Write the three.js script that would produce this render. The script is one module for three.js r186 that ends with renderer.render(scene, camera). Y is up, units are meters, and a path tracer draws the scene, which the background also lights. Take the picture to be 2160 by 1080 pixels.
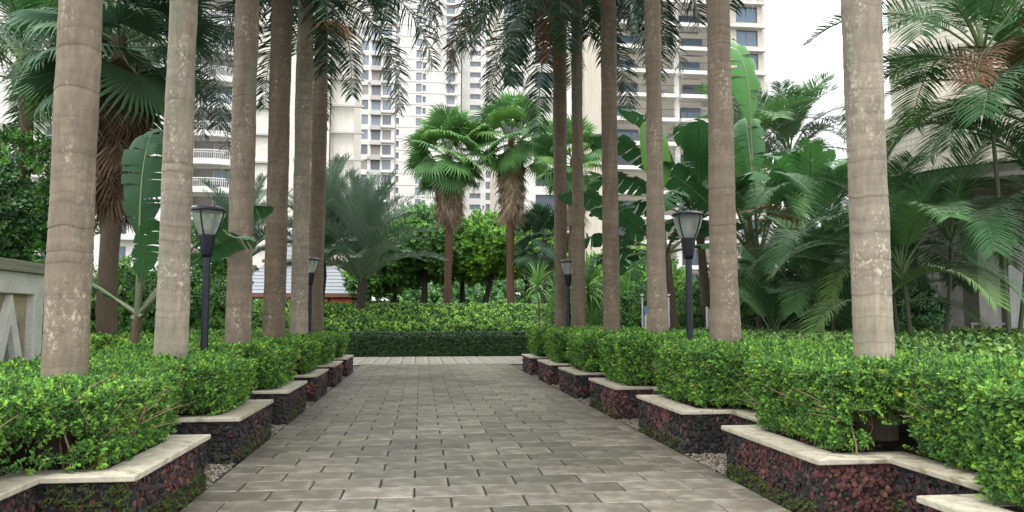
import * as THREE from 'three';
import { mergeGeometries } from 'three/addons/utils/BufferGeometryUtils.js';
import { ImprovedNoise } from 'three/addons/math/ImprovedNoise.js';

// ---------------------------------------------------------------- camera, sky, sun, exposure
const scene = new THREE.Scene();
const camera = new THREE.PerspectiveCamera(36.87, 2, 0.1, 2000);
camera.position.set(0, 1.5, 0);
camera.rotation.order = 'YXZ';
camera.rotation.set(THREE.MathUtils.degToRad(4.59), THREE.MathUtils.degToRad(-6.76), 0);
scene.add(camera);
const renderer = new THREE.WebGLRenderer({ antialias: true });
renderer.toneMapping = THREE.LinearToneMapping;
renderer.toneMappingExposure = 1.95;
renderer.shadowMap.enabled = true;
{ // overcast sky, brighter towards the zenith, faint cloud texture
  const W = 512, H = 256, d = new Float32Array(W * H * 4), n = new ImprovedNoise();
  for (let j = 0; j < H; j++) for (let i = 0; i < W; i++) {
    const el = ((j + 0.5) / H - 0.5) * Math.PI, az = (i + 0.5) / W * 2 * Math.PI, s = Math.max(0, Math.sin(el));
    const x = Math.cos(az) * Math.cos(el), z = Math.sin(az) * Math.cos(el);
    const c = 1 + 0.05 * n.noise(x * 3, s * 5, z * 3) + 0.03 * n.noise(x * 9, s * 14, z * 9);
    const L = (0.86 + 1.25 * s) * c;
    d.set([L * 0.985, L * 0.995, L * 1.02, 1], (j * W + i) * 4);
  }
  const t = new THREE.DataTexture(d, W, H, THREE.RGBAFormat, THREE.FloatType);
  t.mapping = THREE.EquirectangularReflectionMapping; t.magFilter = t.minFilter = THREE.LinearFilter; t.needsUpdate = true;
  scene.background = t; scene.environment = t;
}
const sun = new THREE.DirectionalLight(new THREE.Color(1, 0.96, 0.9), 1.1);
sun.position.set(-14, 60, 4); sun.target.position.set(0, 0, -18);
sun.castShadow = true; sun.shadow.radius = 45; sun.shadow.mapSize.set(2048, 2048);
Object.assign(sun.shadow.camera, { left: -60, right: 60, top: 60, bottom: -60, near: 1, far: 200 });
scene.add(sun, sun.target);

// ---------------------------------------------------------------- helpers
const PI = Math.PI, V = (x, y, z) => new THREE.Vector3(x, y, z), NZ = new ImprovedNoise();
const rng = (s) => () => { s |= 0; s = s + 0x6D2B79F5 | 0; let t = Math.imul(s ^ s >>> 15, 1 | s); t = t + Math.imul(t ^ t >>> 7, 61 | t) ^ t; return ((t ^ t >>> 14) >>> 0) / 4294967296; };
let R = rng(7);
const rr = (a, b) => a + (b - a) * R(), pick = (a) => a[Math.floor(R() * a.length)], lerp = THREE.MathUtils.lerp;
const fbm = (x, y, z, o = 4) => { let s = 0, a = 0.5; for (let i = 0; i < o; i++) { s += a * NZ.noise(x, y, z); x *= 2.03; y *= 2.03; z *= 2.03; a *= 0.5; } return s; };
const C = (r, g, b) => new THREE.Color().setRGB(r, g, b);
const clamp01 = (x) => Math.min(1, Math.max(0, x));
const used = {};
const numbered = (n) => { const k = used[n] = (used[n] ?? -1) + 1; return k ? `${n}_${String(k).padStart(3, '0')}` : n; };
function thing(name, label, category, [x, y, z] = [0, 0, 0], turn = 0, group, kind) {
  const o = new THREE.Group(); o.name = numbered(name); o.position.set(x, y, z); o.rotation.y = turn; scene.add(o);
  o.userData = { label, category }; if (group) o.userData.group = group; if (kind) o.userData.kind = kind;
  return o;
}
function struct(name, label) { const o = new THREE.Group(); o.name = name; o.userData = { kind: 'structure', label, category: name.replace(/_/g, ' ') }; scene.add(o); return o; }
function part(name, g, m, parent, p, ry) {
  const o = new THREE.Mesh(g, m); o.name = name; o.castShadow = o.receiveShadow = true;
  if (p) o.position.set(p[0], p[1], p[2]); if (ry) o.rotation.y = ry; parent.add(o); return o;
}
function dup(root, [x, y, z], turn, label) { const r = root.clone(); r.name = numbered(root.name); r.position.set(x, y, z); r.rotation.y = turn; r.userData = { ...root.userData, label: label ?? root.userData.label }; scene.add(r); return r; }
function inst(name, g, m, mats, cols, parent, stuff = true) {
  const o = new THREE.InstancedMesh(g, m, mats.length); o.name = name; o.castShadow = o.receiveShadow = true;
  for (let i = 0; i < mats.length; i++) { o.setMatrixAt(i, mats[i]); if (cols) o.setColorAt(i, cols[i]); }
  if (stuff) o.userData.kind = 'stuff'; parent.add(o); return o;
}
const _q = new THREE.Quaternion(), _e = new THREE.Euler(), UP = V(0, 1, 0);
const mat4 = (p, rx, ry, rz, s) => new THREE.Matrix4().compose(p, _q.setFromEuler(_e.set(rx, ry, rz, 'YXZ')), V(s, s, s));
function matDir(p, dir, s, spin = R() * 6.283) { // +y of the piece turned to dir
  const q = new THREE.Quaternion().setFromUnitVectors(UP, dir.clone().normalize()).multiply(new THREE.Quaternion().setFromAxisAngle(UP, spin));
  return new THREE.Matrix4().compose(p, q, V(s, s, s));
}
class GB { // geometry collector
  constructor() { this.p = []; this.u = []; this.i = []; this.c = null; }
  v(a, u = 0, w = 0) { this.p.push(a.x, a.y, a.z); this.u.push(u, w); return this.p.length / 3 - 1; }
  tri(a, b, c) { this.i.push(this.v(a), this.v(b), this.v(c)); }
  quad(a, b, c, d) { const i = this.v(a, 0, 0), j = this.v(b, 1, 0), k = this.v(c, 1, 1), l = this.v(d, 0, 1); this.i.push(i, j, k, i, k, l); }
  strip(L, Rr) { let a = this.v(L[0]), b = this.v(Rr[0]); for (let k = 1; k < L.length; k++) { const c = this.v(L[k]), d = this.v(Rr[k]); this.i.push(a, b, d, a, d, c); a = c; b = d; } }
  tube(pts, rad, seg = 6) {
    let prev = null; const n = pts.length; let ref = V(0.31, 0.2, 0.93).normalize();
    for (let k = 0; k < n; k++) {
      const t = (k < n - 1 ? pts[k + 1].clone().sub(pts[k]) : pts[k].clone().sub(pts[k - 1])).normalize();
      const s = V().crossVectors(t, ref).normalize(), w = V().crossVectors(s, t), ring = [];
      const r = typeof rad === 'function' ? rad(k / (n - 1)) : Array.isArray(rad) ? rad[k] : rad;
      for (let j = 0; j <= seg; j++) { const a = j / seg * 2 * PI; ring.push(this.v(pts[k].clone().addScaledVector(s, Math.cos(a) * r).addScaledVector(w, Math.sin(a) * r), j / seg, k / (n - 1))); }
      if (prev) for (let j = 0; j < seg; j++) this.i.push(prev[j], prev[j + 1], ring[j + 1], prev[j], ring[j + 1], ring[j]);
      prev = ring;
    }
  }
  geo() { const g = new THREE.BufferGeometry(); g.setAttribute('position', new THREE.Float32BufferAttribute(this.p, 3)); g.setAttribute('uv', new THREE.Float32BufferAttribute(this.u, 2)); g.setIndex(this.i); g.computeVertexNormals(); return g; }
}
const box = (w, h, d, x = 0, y = 0, z = 0) => new THREE.BoxGeometry(w, h, d).translate(x, y, z);
const merge = (a) => mergeGeometries(a.map((g) => { const h = g.index ? g.toNonIndexed() : g; for (const k of Object.keys(h.attributes)) if (!['position', 'normal', 'uv'].includes(k)) h.deleteAttribute(k); return h; }));
function tex(w, h, fn, srgb = true) { // fn(u, v) -> [r, g, b] 0..1
  const d = new Uint8Array(w * h * 4);
  for (let j = 0; j < h; j++) for (let i = 0; i < w; i++) { const c = fn(i / w, j / h, i, j), o = (j * w + i) * 4; d[o] = clamp01(c[0]) * 255; d[o + 1] = clamp01(c[1]) * 255; d[o + 2] = clamp01(c[2]) * 255; d[o + 3] = 255; }
  const t = new THREE.DataTexture(d, w, h); t.wrapS = t.wrapT = THREE.RepeatWrapping; t.magFilter = t.minFilter = THREE.LinearFilter; if (srgb) t.colorSpace = THREE.SRGBColorSpace; t.needsUpdate = true; return t;
}
// tiling fbm over a torus-like blend
const tfbm = (u, v, s, z = 0, o = 4) => { const f = (a, b) => fbm(a * s, b * s, z, o); const wu = u, wv = v; return (f(u, v) * (1 - wu) + f(u - 1, v) * wu) * (1 - wv) + (f(u, v - 1) * (1 - wu) + f(u - 1, v - 1) * wu) * wv; };
const M = (c, roughness = 0.8, o = {}) => new THREE.MeshStandardMaterial({ color: c, roughness, side: THREE.DoubleSide, ...o });
const leafM = (c, roughness = 0.45, transmission = 0.2) => new THREE.MeshPhysicalMaterial({ color: c, roughness: 0.97, transmission, thickness: 0, side: THREE.DoubleSide, ior: 1.4, clearcoat: 0.18, clearcoatRoughness: roughness });

// ---------------------------------------------------------------- materials
const speck = rng(3);
const concreteTex = tex(512, 512, (u, v) => { const a = tfbm(u, v, 5, 1), b = tfbm(u, v, 40, 2, 2), s = speck(); const k = 0.80 + 0.32 * a + 0.22 * b + (s > 0.985 ? 0.16 : s < 0.03 ? -0.2 : 0) + (s - 0.5) * 0.1; return [k, k * 0.985, k * 0.95]; });
const copingTex = tex(512, 512, (u, v) => { const a = tfbm(u, v, 7, 15), b = tfbm(u, v, 34, 12, 3), st = clamp01((tfbm(u, v, 11, 25) - 0.02) * 4.5) * (0.7 + b), k = 0.93 + 0.2 * a + 0.2 * b + (speck() - 0.5) * 0.1; return [lerp(k, 0.50, 0.75 * st), lerp(k * 0.985, 0.49, 0.75 * st), lerp(k * 0.95, 0.38, 0.75 * st)]; });
const grimeTex = tex(512, 512, (u, v) => { const a = tfbm(u, v, 4, 5), b = tfbm(u, v, 22, 6, 3); const k = 0.9 + 0.16 * a + 0.12 * b + (speck() - 0.5) * 0.05; return [k, k * 0.99, k * 0.96]; });
const slabTex = [1, 2, 3, 4].map((sd) => tex(192, 128, (u, v) => { const e = Math.min(u, 1 - u, (v < 0.5 ? v : 1 - v) * 0.64), n = fbm(u * 3.2 + sd * 7, v * 2.1, sd, 4), g = fbm(u * 26, v * 17 + sd * 5, 2, 2), d = clamp01((e * 0.8 + n * 2.2 + 0.36) * 1.3) * (0.7 + 0.6 * g), s = speck(); const k = 0.95 - 0.27 * d + 0.18 * g + (s > 0.985 ? 0.14 : s < 0.09 ? -0.22 : 0) + (s - 0.5) * 0.14; return [k, k * (0.985 - 0.01 * d), k * (0.95 - 0.03 * d)]; }));
const roughTex = tex(256, 256, (u, v) => { const k = 0.62 + 0.55 * tfbm(u, v, 6, 9, 4) + (speck() - 0.5) * 0.15; return [k, k, k]; }, false);
const bumpTex = tex(256, 256, (u, v) => { const k = 0.5 + 0.5 * tfbm(u, v, 30, 3, 3) + (speck() - 0.5) * 0.25; return [k, k, k]; }, false);
const lichR = rng(11), spots = Array.from({ length: 5200 }, () => [lichR(), lichR(), 0.004 + 0.012 * lichR() ** 3, lichR(), 0.6 + lichR()]);
const grid = Array.from({ length: 1024 }, () => []);
for (const s of spots) for (let a = -1; a <= 1; a++) for (let b = -1; b <= 1; b++) { const i = (Math.floor(s[0] * 32) + a + 32) % 32, j = (Math.floor(s[1] * 32) + b + 32) % 32; grid[j * 32 + i].push(s); }
function barkTex(base, spotAmt, greenAmt, seed) {
  return tex(512, 1024, (u, v) => {
    const f = tfbm(u, v, 6, seed), g = tfbm(u, v, 26, seed + 4, 3), st = tfbm(u, (v * 1) % 1, 3, seed + 9);
    let k = 1 + 0.30 * f + 0.26 * g + (speck() - 0.5) * 0.10, r = base[0] * k, gg = base[1] * k, b = base[2] * k;
    const patch = clamp01((tfbm(u, v, 4.5, seed + 20) + 0.06) * 4) * spotAmt * (v < 0.215 + 0.012 * f ? 0.12 : 1), bd = 1 + 0.16 * fbm(v * 60, seed, 0.5, 3); r *= bd; gg *= bd; b *= bd;
    for (const s of grid[Math.min(31, Math.floor(v * 32)) * 32 + Math.min(31, Math.floor(u * 32))]) {
      let dx = Math.abs(u - s[0]), dy = Math.abs(v - s[1]); dx = Math.min(dx, 1 - dx); dy = Math.min(dy, 1 - dy);
      const d = Math.hypot(dx * 1.0, dy * 3.4 * s[4]) / s[2] + 0.5 * g;
      if (d < 1) { const w = patch * (0.35 + 0.65 * s[3]); r = lerp(r, 0.80, w); gg = lerp(gg, 0.77, w); b = lerp(b, 0.69, w); }
    }
    const al = clamp01((tfbm(u, v, 4, seed + 31) - 0.08) * 5) * greenAmt; r = lerp(r, 0.50, al); gg = lerp(gg, 0.53, al); b = lerp(b, 0.44, al);
    const dk = clamp01((st - 0.22) * 4) * 0.35; r *= 1 - dk; gg *= 1 - dk; b *= 1 - dk;
    return [r, gg, b];
  });
}
const bark = [barkTex([0.485, 0.435, 0.375], 0.5, 0.35, 1), barkTex([0.56, 0.52, 0.46], 0.8, 0.7, 60), barkTex([0.405, 0.355, 0.295], 0.32, 0.25, 90)].map((map) => M(C(1, 1, 1), 0.88, { map, bumpMap: bumpTex, bumpScale: 0.004 }));
const m = {
  tile: [0.335, 0.30, 0.268, 0.236, 0.204, 0.17].map((k, i) => slabTex.map((map) => M(C(k * 1.03, k * 0.98, k * 0.875), 0.56, { map, roughnessMap: roughTex, bumpMap: bumpTex, bumpScale: 0.0015 }))),
  pale: [0.42, 0.38].map((k) => M(C(k, k * 0.98, k * 0.92), 0.42, { map: slabTex[0] })),
  joint: M(C(0.016, 0.015, 0.012), 0.95), soil: M(C(0.05, 0.034, 0.022), 1, { map: concreteTex, bumpMap: bumpTex, bumpScale: 0.02 }),
  coping: [0, 1, 2].map((i) => M(C([0.56, 0.62, 0.50][i], [0.53, 0.59, 0.47][i], [0.45, 0.51, 0.39][i]), 0.6, { map: copingTex, bumpMap: bumpTex, bumpScale: 0.001 })),
  mortar: M(C(0.022, 0.020, 0.018), 0.95, { bumpMap: bumpTex, bumpScale: 0.01 }),
  stone: [[0.085, 0.026, 0.025], [0.115, 0.042, 0.036], [0.045, 0.020, 0.021], [0.022, 0.020, 0.021], [0.013, 0.012, 0.013], [0.045, 0.038, 0.039], [0.15, 0.07, 0.05], [0.018, 0.024, 0.01]].map((c) => M(C(...c), 0.75, { bumpMap: bumpTex, bumpScale: 0.006 })),
  white: M(C(1, 1, 1), 0.85), leafW: leafM(C(1, 1, 1), 0.42, 0.22), leafF: M(C(1, 1, 1), 0.5),
  twig: M(C(0.20, 0.145, 0.09), 0.9), trunkDark: M(C(0.055, 0.046, 0.036), 0.95, { map: grimeTex, bumpMap: bumpTex, bumpScale: 0.02 }),
  trunkRed: M(C(0.17, 0.085, 0.055), 0.95, { map: concreteTex, bumpMap: bumpTex, bumpScale: 0.02 }), trunkTan: M(C(0.20, 0.155, 0.115), 0.95, { map: concreteTex, bumpMap: bumpTex, bumpScale: 0.02 }),
  royal: [M(C(0.026, 0.078, 0.040), 0.33), M(C(0.034, 0.098, 0.040), 0.33), M(C(0.022, 0.064, 0.040), 0.3)],
  rachis: M(C(0.10, 0.16, 0.055), 0.5), shaft: M(C(0.055, 0.145, 0.05), 0.35), flower: M(C(0.42, 0.25, 0.12), 0.8), deadFrond: leafM(C(0.20, 0.10, 0.05), 0.8, 0.1),
  fan: [leafM(C(0.10, 0.25, 0.055), 0.45, 0.28), leafM(C(0.14, 0.30, 0.06), 0.45, 0.3), leafM(C(0.08, 0.20, 0.06), 0.42, 0.25)],
  fanDark: [leafM(C(0.055, 0.13, 0.065), 0.4, 0.2), leafM(C(0.07, 0.16, 0.07), 0.4, 0.22), leafM(C(0.05, 0.12, 0.06), 0.4, 0.18)],
  dead: [M(C(0.33, 0.25, 0.17), 0.9), M(C(0.25, 0.175, 0.12), 0.9), M(C(0.41, 0.32, 0.225), 0.9)], deadDark: [M(C(0.12, 0.075, 0.045), 0.9), M(C(0.085, 0.055, 0.035), 0.9), M(C(0.17, 0.11, 0.07), 0.9)],
  date: [leafM(C(0.15, 0.215, 0.16), 0.5, 0.12), leafM(C(0.10, 0.165, 0.115), 0.5, 0.12)],
  areca: [leafM(C(0.05, 0.145, 0.046), 0.32, 0.24), leafM(C(0.085, 0.215, 0.055), 0.32, 0.25), leafM(C(0.13, 0.26, 0.055), 0.4, 0.28)],
  banana: [leafM(C(0.045, 0.15, 0.045), 0.32, 0.25), leafM(C(0.07, 0.22, 0.05), 0.34, 0.3), leafM(C(0.14, 0.33, 0.055), 0.4, 0.38), leafM(C(0.022, 0.075, 0.028), 0.36, 0.15)],
  cane: M(C(0.085, 0.10, 0.05), 0.7), pet: M(C(0.14, 0.20, 0.08), 0.5), petGrey: M(C(0.13, 0.15, 0.085), 0.6),
  lamp: M(C(0.012, 0.014, 0.026), 0.38, { metalness: 0.2 }), glass: new THREE.MeshPhysicalMaterial({ color: C(0.93, 0.95, 0.92), transmission: 0.92, thickness: 0, roughness: 0.45, side: THREE.DoubleSide }), louvre: M(C(0.5, 0.5, 0.48), 0.4, { metalness: 0.3 }),
  wallW: M(C(0.81, 0.815, 0.815), 0.8, { map: grimeTex }), wallC: M(C(0.79, 0.775, 0.74), 0.85, { map: grimeTex }), wallB: M(C(0.62, 0.58, 0.52), 0.85, { map: grimeTex }), wallG: M(C(0.60, 0.61, 0.63), 0.85, { map: grimeTex }),
  band: M(C(0.42, 0.40, 0.37), 0.85), pane: M(C(0.05, 0.065, 0.085), 0.08), paneF: M(C(0.15, 0.17, 0.19), 0.2), paneH: M(C(0.22, 0.26, 0.30), 0.2), paneB: M(C(0.10, 0.15, 0.20), 0.06, { metalness: 0.1 }), wframe: M(C(0.10, 0.11, 0.13), 0.5), wframeL: M(C(0.6, 0.62, 0.64), 0.5), inner: M(C(0.30, 0.28, 0.26), 0.9), rail: M(C(0.42, 0.43, 0.44), 0.5, { metalness: 0.4 }), railW: M(C(0.7, 0.7, 0.69), 0.5), railD: M(C(0.06, 0.065, 0.075), 0.5),
  gateW: M(C(0.82, 0.83, 0.82), 0.8, { map: grimeTex }), gateB: M(C(0.58, 0.49, 0.38), 0.85, { map: concreteTex }), gateCap: M(C(0.42, 0.43, 0.36), 0.8, { map: concreteTex }), grey: M(C(0.33, 0.34, 0.35), 0.8, { map: concreteTex }),
  conc: M(C(0.46, 0.46, 0.45), 0.85, { map: concreteTex }), concL: M(C(0.62, 0.63, 0.66), 0.8, { map: concreteTex }), dark: M(C(0.035, 0.035, 0.037), 0.9),
  roofG: M(C(0.21, 0.225, 0.25), 0.7), roofB: M(C(0.10, 0.24, 0.50), 0.6), red: M(C(0.55, 0.07, 0.03), 0.6), wood: M(C(0.16, 0.07, 0.04), 0.7), orange: M(C(0.62, 0.22, 0.04), 0.6),
  chrome: M(C(0.62, 0.63, 0.65), 0.25, { metalness: 0.8 }), blue: M(C(0.10, 0.30, 0.62), 0.5), signW: M(C(0.78, 0.80, 0.80), 0.5),
};

// ---------------------------------------------------------------- ground, path, gravel
const LX = -1.87, LI = -2.46, RX = 2.90, RI = 3.46, PER = 2.93, LEN = 1.74, S0 = 5.40, NB = 6; // planter outline
{
  const g = struct('ground', 'dark earth ground under the planting');
  part('earth', new THREE.PlaneGeometry(900, 900, 1, 1).rotateX(-PI / 2).translate(0, -0.03, -200), M(C(0.06, 0.055, 0.04), 1), g);
}
function tileGeo(w, d, seed) { // bevelled slab, top at y = 0
  const b = 0.007, h = 0.05, q = new GB(), x = w / 2, z = d / 2, r = rng(seed), ou = r(), ov = r();
  const T = [V(-x + b, 0, z - b), V(x - b, 0, z - b), V(x - b, 0, -z + b), V(-x + b, 0, -z + b)], E = [V(-x, -b, z), V(x, -b, z), V(x, -b, -z), V(-x, -b, -z)], Bt = E.map((e) => V(e.x, -h, e.z));
  q.quad(...T); for (let k = 0; k < 4; k++) { const n = (k + 1) % 4; q.quad(E[k], E[n], T[n], T[k]); q.quad(Bt[k], Bt[n], E[n], E[k]); }
  const g = q.geo(), p = g.attributes.position, u = g.attributes.uv; for (let i = 0; i < p.count; i++) u.setXY(i, 0.5 + p.getX(i) / 0.62 * 0.98 + (ou - 0.5) * 0.0, 0.5 + p.getZ(i) / 0.40 * 0.98); return g;
}
{
  R = rng(21);
  const path = struct('path', 'running-bond grey concrete paving between the two planters');
  part('joint_bed', box(RX - LX + 0.0, 0.03, 60, (RX + LX) / 2, -0.029, -27), m.joint, path);
  const W = 0.61, D = 0.39, jx = 0.016, jz = 0.010, x0 = LX + 0.01, x1 = RX - 0.01, gs = {};
  const all = [];
  for (let row = 0; row < 60; row++) {
    const z = -2.35 - row * D - D / 2; if (z < -25.2) break;
    const off = (row % 2 ? 0.5 : 0) * W + 0.265; // joints staggered by half a slab
    for (let k = -5; k < 7; k++) {
      let a = k * W + off, b = a + W; a = Math.max(a, x0); b = Math.min(b, x1); if (b - a < 0.05) continue;
      all.push([(a + b) / 2, z, b - a - jx, D - jz]);
    }
  }
  const mass = [];
  all.sort((a, b) => b[1] - a[1]);
  let n = 0;
  all.forEach(([x, z, w, d]) => {
    const key = w.toFixed(2) + '_' + Math.floor(R() * 4), g = gs[key] ??= tileGeo(w, d, Math.floor(R() * 1e6));
    const k = 2.6 - 7.0 * fbm(x * 0.55, z * 0.4, 3.3) + rr(-1.9, 1.9), mi = Math.min(5, Math.max(0, Math.round(k)));
    const ti = Math.floor(R() * 4), y = rr(-0.002, 0.0025), ok = z < -4.9 && n < 300;
    if (ok) { n++; const o = part('paving_slab', g, m.tile[mi][ti], path, [x, y, z]); o.rotation.set(rr(-0.004, 0.004), 0, rr(-0.003, 0.003)); }
    else { const h = g.clone().translate(x, y, z); (mass[mi * 4 + ti] ??= []).push(h); }
  });
  mass.forEach((a, i) => { const o = part('paving_mass', mergeGeometries(a), m.tile[Math.floor(i / 4)][i % 4], path); o.userData.kind = 'stuff'; });
  // plaza at the end: long pale slabs laid the other way
  const plaza = struct('plaza', 'pale wet paving of the cross path in front of the clipped hedge'), pg = {};
  part('plaza_bed', box(44, 0.03, 5.6, 1, -0.032, -27.8), m.joint, plaza);
  for (let i = 0; i < 48; i++) for (let j = 0; j < 6; j++) { const x = -9.6 + i * 0.46, z = -25.65 - j * 0.9; if (x > 13) continue; part('paving_slab', pg[(i * 7 + j) % 4] ??= tileGeo(0.445, 0.885, 99 + (i * 7 + j) % 4), m.pale[(i * 5 + j * 3) % 2], plaza, [x, rr(-0.002, 0.002), z]); if (x < -5 || x > 6) plaza.children.pop(); }
  // pebbles in the notches of the planters
  const pebG = new THREE.IcosahedronGeometry(1, 1).scale(1, 0.55, 0.75), ms = [], cs = [];
  for (const s of [-1, 1]) for (let k = -1; k < NB; k++) {
    const z0 = S0 + k * PER + LEN, z1 = z0 + PER - LEN, a = s < 0 ? LI : RX, b = s < 0 ? LX : RI;
    const cnt = k < 2 ? 1500 : 500;
    for (let i = 0; i < cnt; i++) { const t = R(); ms.push(mat4(V(rr(a, b), rr(-0.01, 0.006), -rr(z0, z1)), rr(-0.3, 0.3), R() * 6.3, rr(-0.3, 0.3), rr(0.008, 0.02) * (k < 2 ? 1 : 1.5))); cs.push(C(0.16, 0.14, 0.11).multiplyScalar(0.5 + 1.5 * R() ** 1.6)); }
  }
  const gr = struct('gravel', 'small tan pebbles in the notches along the planter walls'); gr.userData.kind = 'stuff';
  inst('pebbles', pebG, m.white, ms, cs, gr);
}

// ---------------------------------------------------------------- planters: lava stone walls, coping slabs, soil
const stoneG = [0, 1, 2, 3].map((s) => { const g = new THREE.IcosahedronGeometry(1, 0), p = g.attributes.position; for (let i = 0; i < p.count; i++) { const v = V(p.getX(i), p.getY(i), p.getZ(i)), k = 0.9 + 0.8 * NZ.noise(v.x * 1.7 + s * 9.3, v.y * 1.7 + 0.3, v.z * 1.7), w = 0.3 * NZ.noise(v.x * 4 + s, v.y * 4, v.z * 4); p.setXYZ(i, v.x * (k + w) * (1.25 - 0.12 * s), v.y * (k - w) * (0.72 + 0.13 * s), v.z * k * 0.55); } g.computeVertexNormals(); return g; });
function planter(side, label) {
  R = rng(side < 0 ? 31 : 37);
  const o = thing('stone_planter', label, 'planter', [0, 0, 0]), OX = side < 0 ? LX : RX, IX = side < 0 ? LI : RI, back = side < 0 ? -4.3 : 5.1;
  const H = 0.43, zs = [], zEnd = S0 + (NB - 1) * PER + LEN;
  // wall body: back strip + one merlon for each block
  const body = [box(Math.abs(back - IX), H, zEnd - 1.2, (back + IX) / 2, H / 2, -(zEnd + 1.2) / 2)];
  for (let k = -1; k < NB; k++) body.push(box(Math.abs(OX - IX), H, LEN, (OX + IX) / 2, H / 2, -(S0 + k * PER + LEN / 2)));
  part('wall_core', merge(body), m.mortar, o);
  part('soil', merge([box(Math.abs(back - IX) - 0.3, 0.06, zEnd - 1.6, (back + IX) / 2 - side * -0.1, H + 0.01, -(zEnd + 1.2) / 2), ...Array.from({ length: NB + 1 }, (_, j) => box(Math.abs(OX - IX), 0.05, LEN - 0.4, (OX + IX) / 2 + side * 0.2, H + 0.008, -(S0 + (j - 1) * PER + LEN / 2)))]), m.soil, o);
  // coping: mitred slabs along the outline
  const cw = 0.27, ov = 0.03, ch = 0.04, y0 = H + 0.002;
  const slab = (pts) => { const s = new THREE.Shape(pts.map(([x, z]) => new THREE.Vector2(x, z))), g = new THREE.ExtrudeGeometry(s, { depth: ch - 0.012, bevelEnabled: true, bevelSize: 0.005, bevelThickness: 0.006, bevelSegments: 1 }); g.rotateX(-PI / 2).translate(0, y0 + 0.006, 0); const p = g.attributes.position, u = g.attributes.uv; for (let i = 0; i < p.count; i++) u.setXY(i, p.getX(i) * 0.8 + 0.3, p.getZ(i) * 0.8 + p.getY(i)); return g; };
  const sd = side, X = (x) => sd < 0 ? x : x; // shape y = -z
  for (let k = -1; k < NB; k++) {
    const a = S0 + k * PER, b = a + LEN, c = a + PER, oo = OX - sd * ov, ii = IX - sd * ov, oin = OX + sd * (cw - ov), iin = IX + sd * (cw - ov);
    const mt = () => pick(m.coping), e = 0.009;
    part('coping_slab', slab([[oo, a - ov], [oo, b + ov], [oin, b + ov - cw], [oin, a - ov + cw]]), mt(), o);          // along the path
    part('coping_slab', slab([[oo - sd * -e, a - ov], [oin, a - ov + cw - e], [iin, a - ov + cw - e], [ii, a - ov]]), mt(), o);   // facing the camera
    part('coping_slab', slab([[oo - sd * -e, b + ov], [oin, b + ov - cw + e], [iin, b + ov - cw + e], [ii, b + ov]]), mt(), o);   // far end
    if (k < NB - 1) part('coping_slab', slab([[ii, b + ov + e], [ii, c - ov - e], [iin, c - ov + cw - e * 2], [iin, b + ov - cw + e * 2]]), mt(), o);
  }
  // stones on the faces
  const list = [], moss = [];
  for (let k = -1; k < NB; k++) {
    const a = S0 + k * PER, b = a + LEN, c = a + PER, near = k < 1, sp = k < 1 ? 0.036 : k < 3 ? 0.048 : 0.07;
    const faces = [[OX, a, OX, b, -sd, 0, 1], [OX, a, IX, a, 0, 1, 1.2], [IX, b, IX, c, -sd, 0, 0.5], [OX, b, IX, b, 0, -1, 0.1]];
    for (const [xa, za, xb, zb, nx, nz, w] of faces) {
      const L = Math.hypot(xb - xa, zb - za), nu = Math.round(L / sp), nv = Math.round(H / (sp * 0.9));
      for (let j = 0; j < nv; j++) for (let i = 0; i < nu; i++) {
        const t = (i + 0.5 + (j % 2) * 0.5 - 0.25 + rr(-0.3, 0.3)) / nu, y = (j + 0.5 + rr(-0.3, 0.3)) / nv * H; if (t < 0.01 || t > 0.99) continue;
        const px = lerp(xa, xb, t) + nx * rr(-0.012, 0.012), pz = lerp(za, zb, t) - nz * rr(-0.012, 0.012);
        const redness = fbm(px * 1.1 + 40, y * 1.5, pz * 1.1) * 2 + (sd > 0 ? 0.12 : -0.1) + (sd > 0 && a < 6 && nz ? 0.35 : 0) + rr(-0.4, 0.4);
        const ci = redness > 0.35 ? pick([0, 1, 0, 6, 2]) : redness > 0 ? pick([0, 2, 3, 5, 3, 4]) : pick([3, 4, 4, 3, 5, 2]);
        list.push({ p: V(px, Math.min(H - 0.012, y), -pz), ry: Math.atan2(nx, nz) + rr(-0.4, 0.4), rz: R() * 6.3, s: sp * rr(0.48, 0.98), ci, key: w * 20 / (pz * pz) * (pz < 4.6 ? 0.05 : 1) });
        if (y < 0.16 + 0.14 * fbm(px * 3, pz * 3, 1) + (sd < 0 ? 0.04 : 0) && (nx || sd < 0) && R() < (nx ? 0.85 : 0.45) && a < 12) moss.push(matDir(V(px + nx * 0.02, y, -pz + nz * 0.02), V(nx + rr(-0.4, 0.4), rr(0.2, 1), nz + rr(-0.4, 0.4)), rr(0.6, 1.3)));
      }
    }
    if (sd < 0 && k === 0) for (let i = 0; i < 260; i++) { const x = rr(OX, IX), y = rr(0.05, H) ; if (fbm(x * 4, y * 4, 7) > -0.12) moss.push(matDir(V(x, y, -a + 0.02), V(rr(-0.4, 0.4), rr(0.2, 1), 1), rr(0.5, 1.1))); }
  }
  list.sort((a, b) => b.key - a.key);
  const rest = [], rc = [];
  list.forEach((q, i) => {
    if (i < 300) { const s = part('stone', stoneG[i % 4], m.stone[q.ci], o); s.position.copy(q.p); s.rotation.set(0, q.ry, q.rz, 'YXZ'); s.scale.setScalar(q.s); }
    else { rest.push(mat4(q.p, 0, q.ry, q.rz, q.s)); rc.push(m.stone[q.ci].color.clone().multiplyScalar(rr(0.8, 1.2))); }
  });
  inst('stone_mass', stoneG[0], M(C(1, 1, 1), 0.75, { bumpMap: bumpTex, bumpScale: 0.006 }), rest, rc, o);
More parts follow.
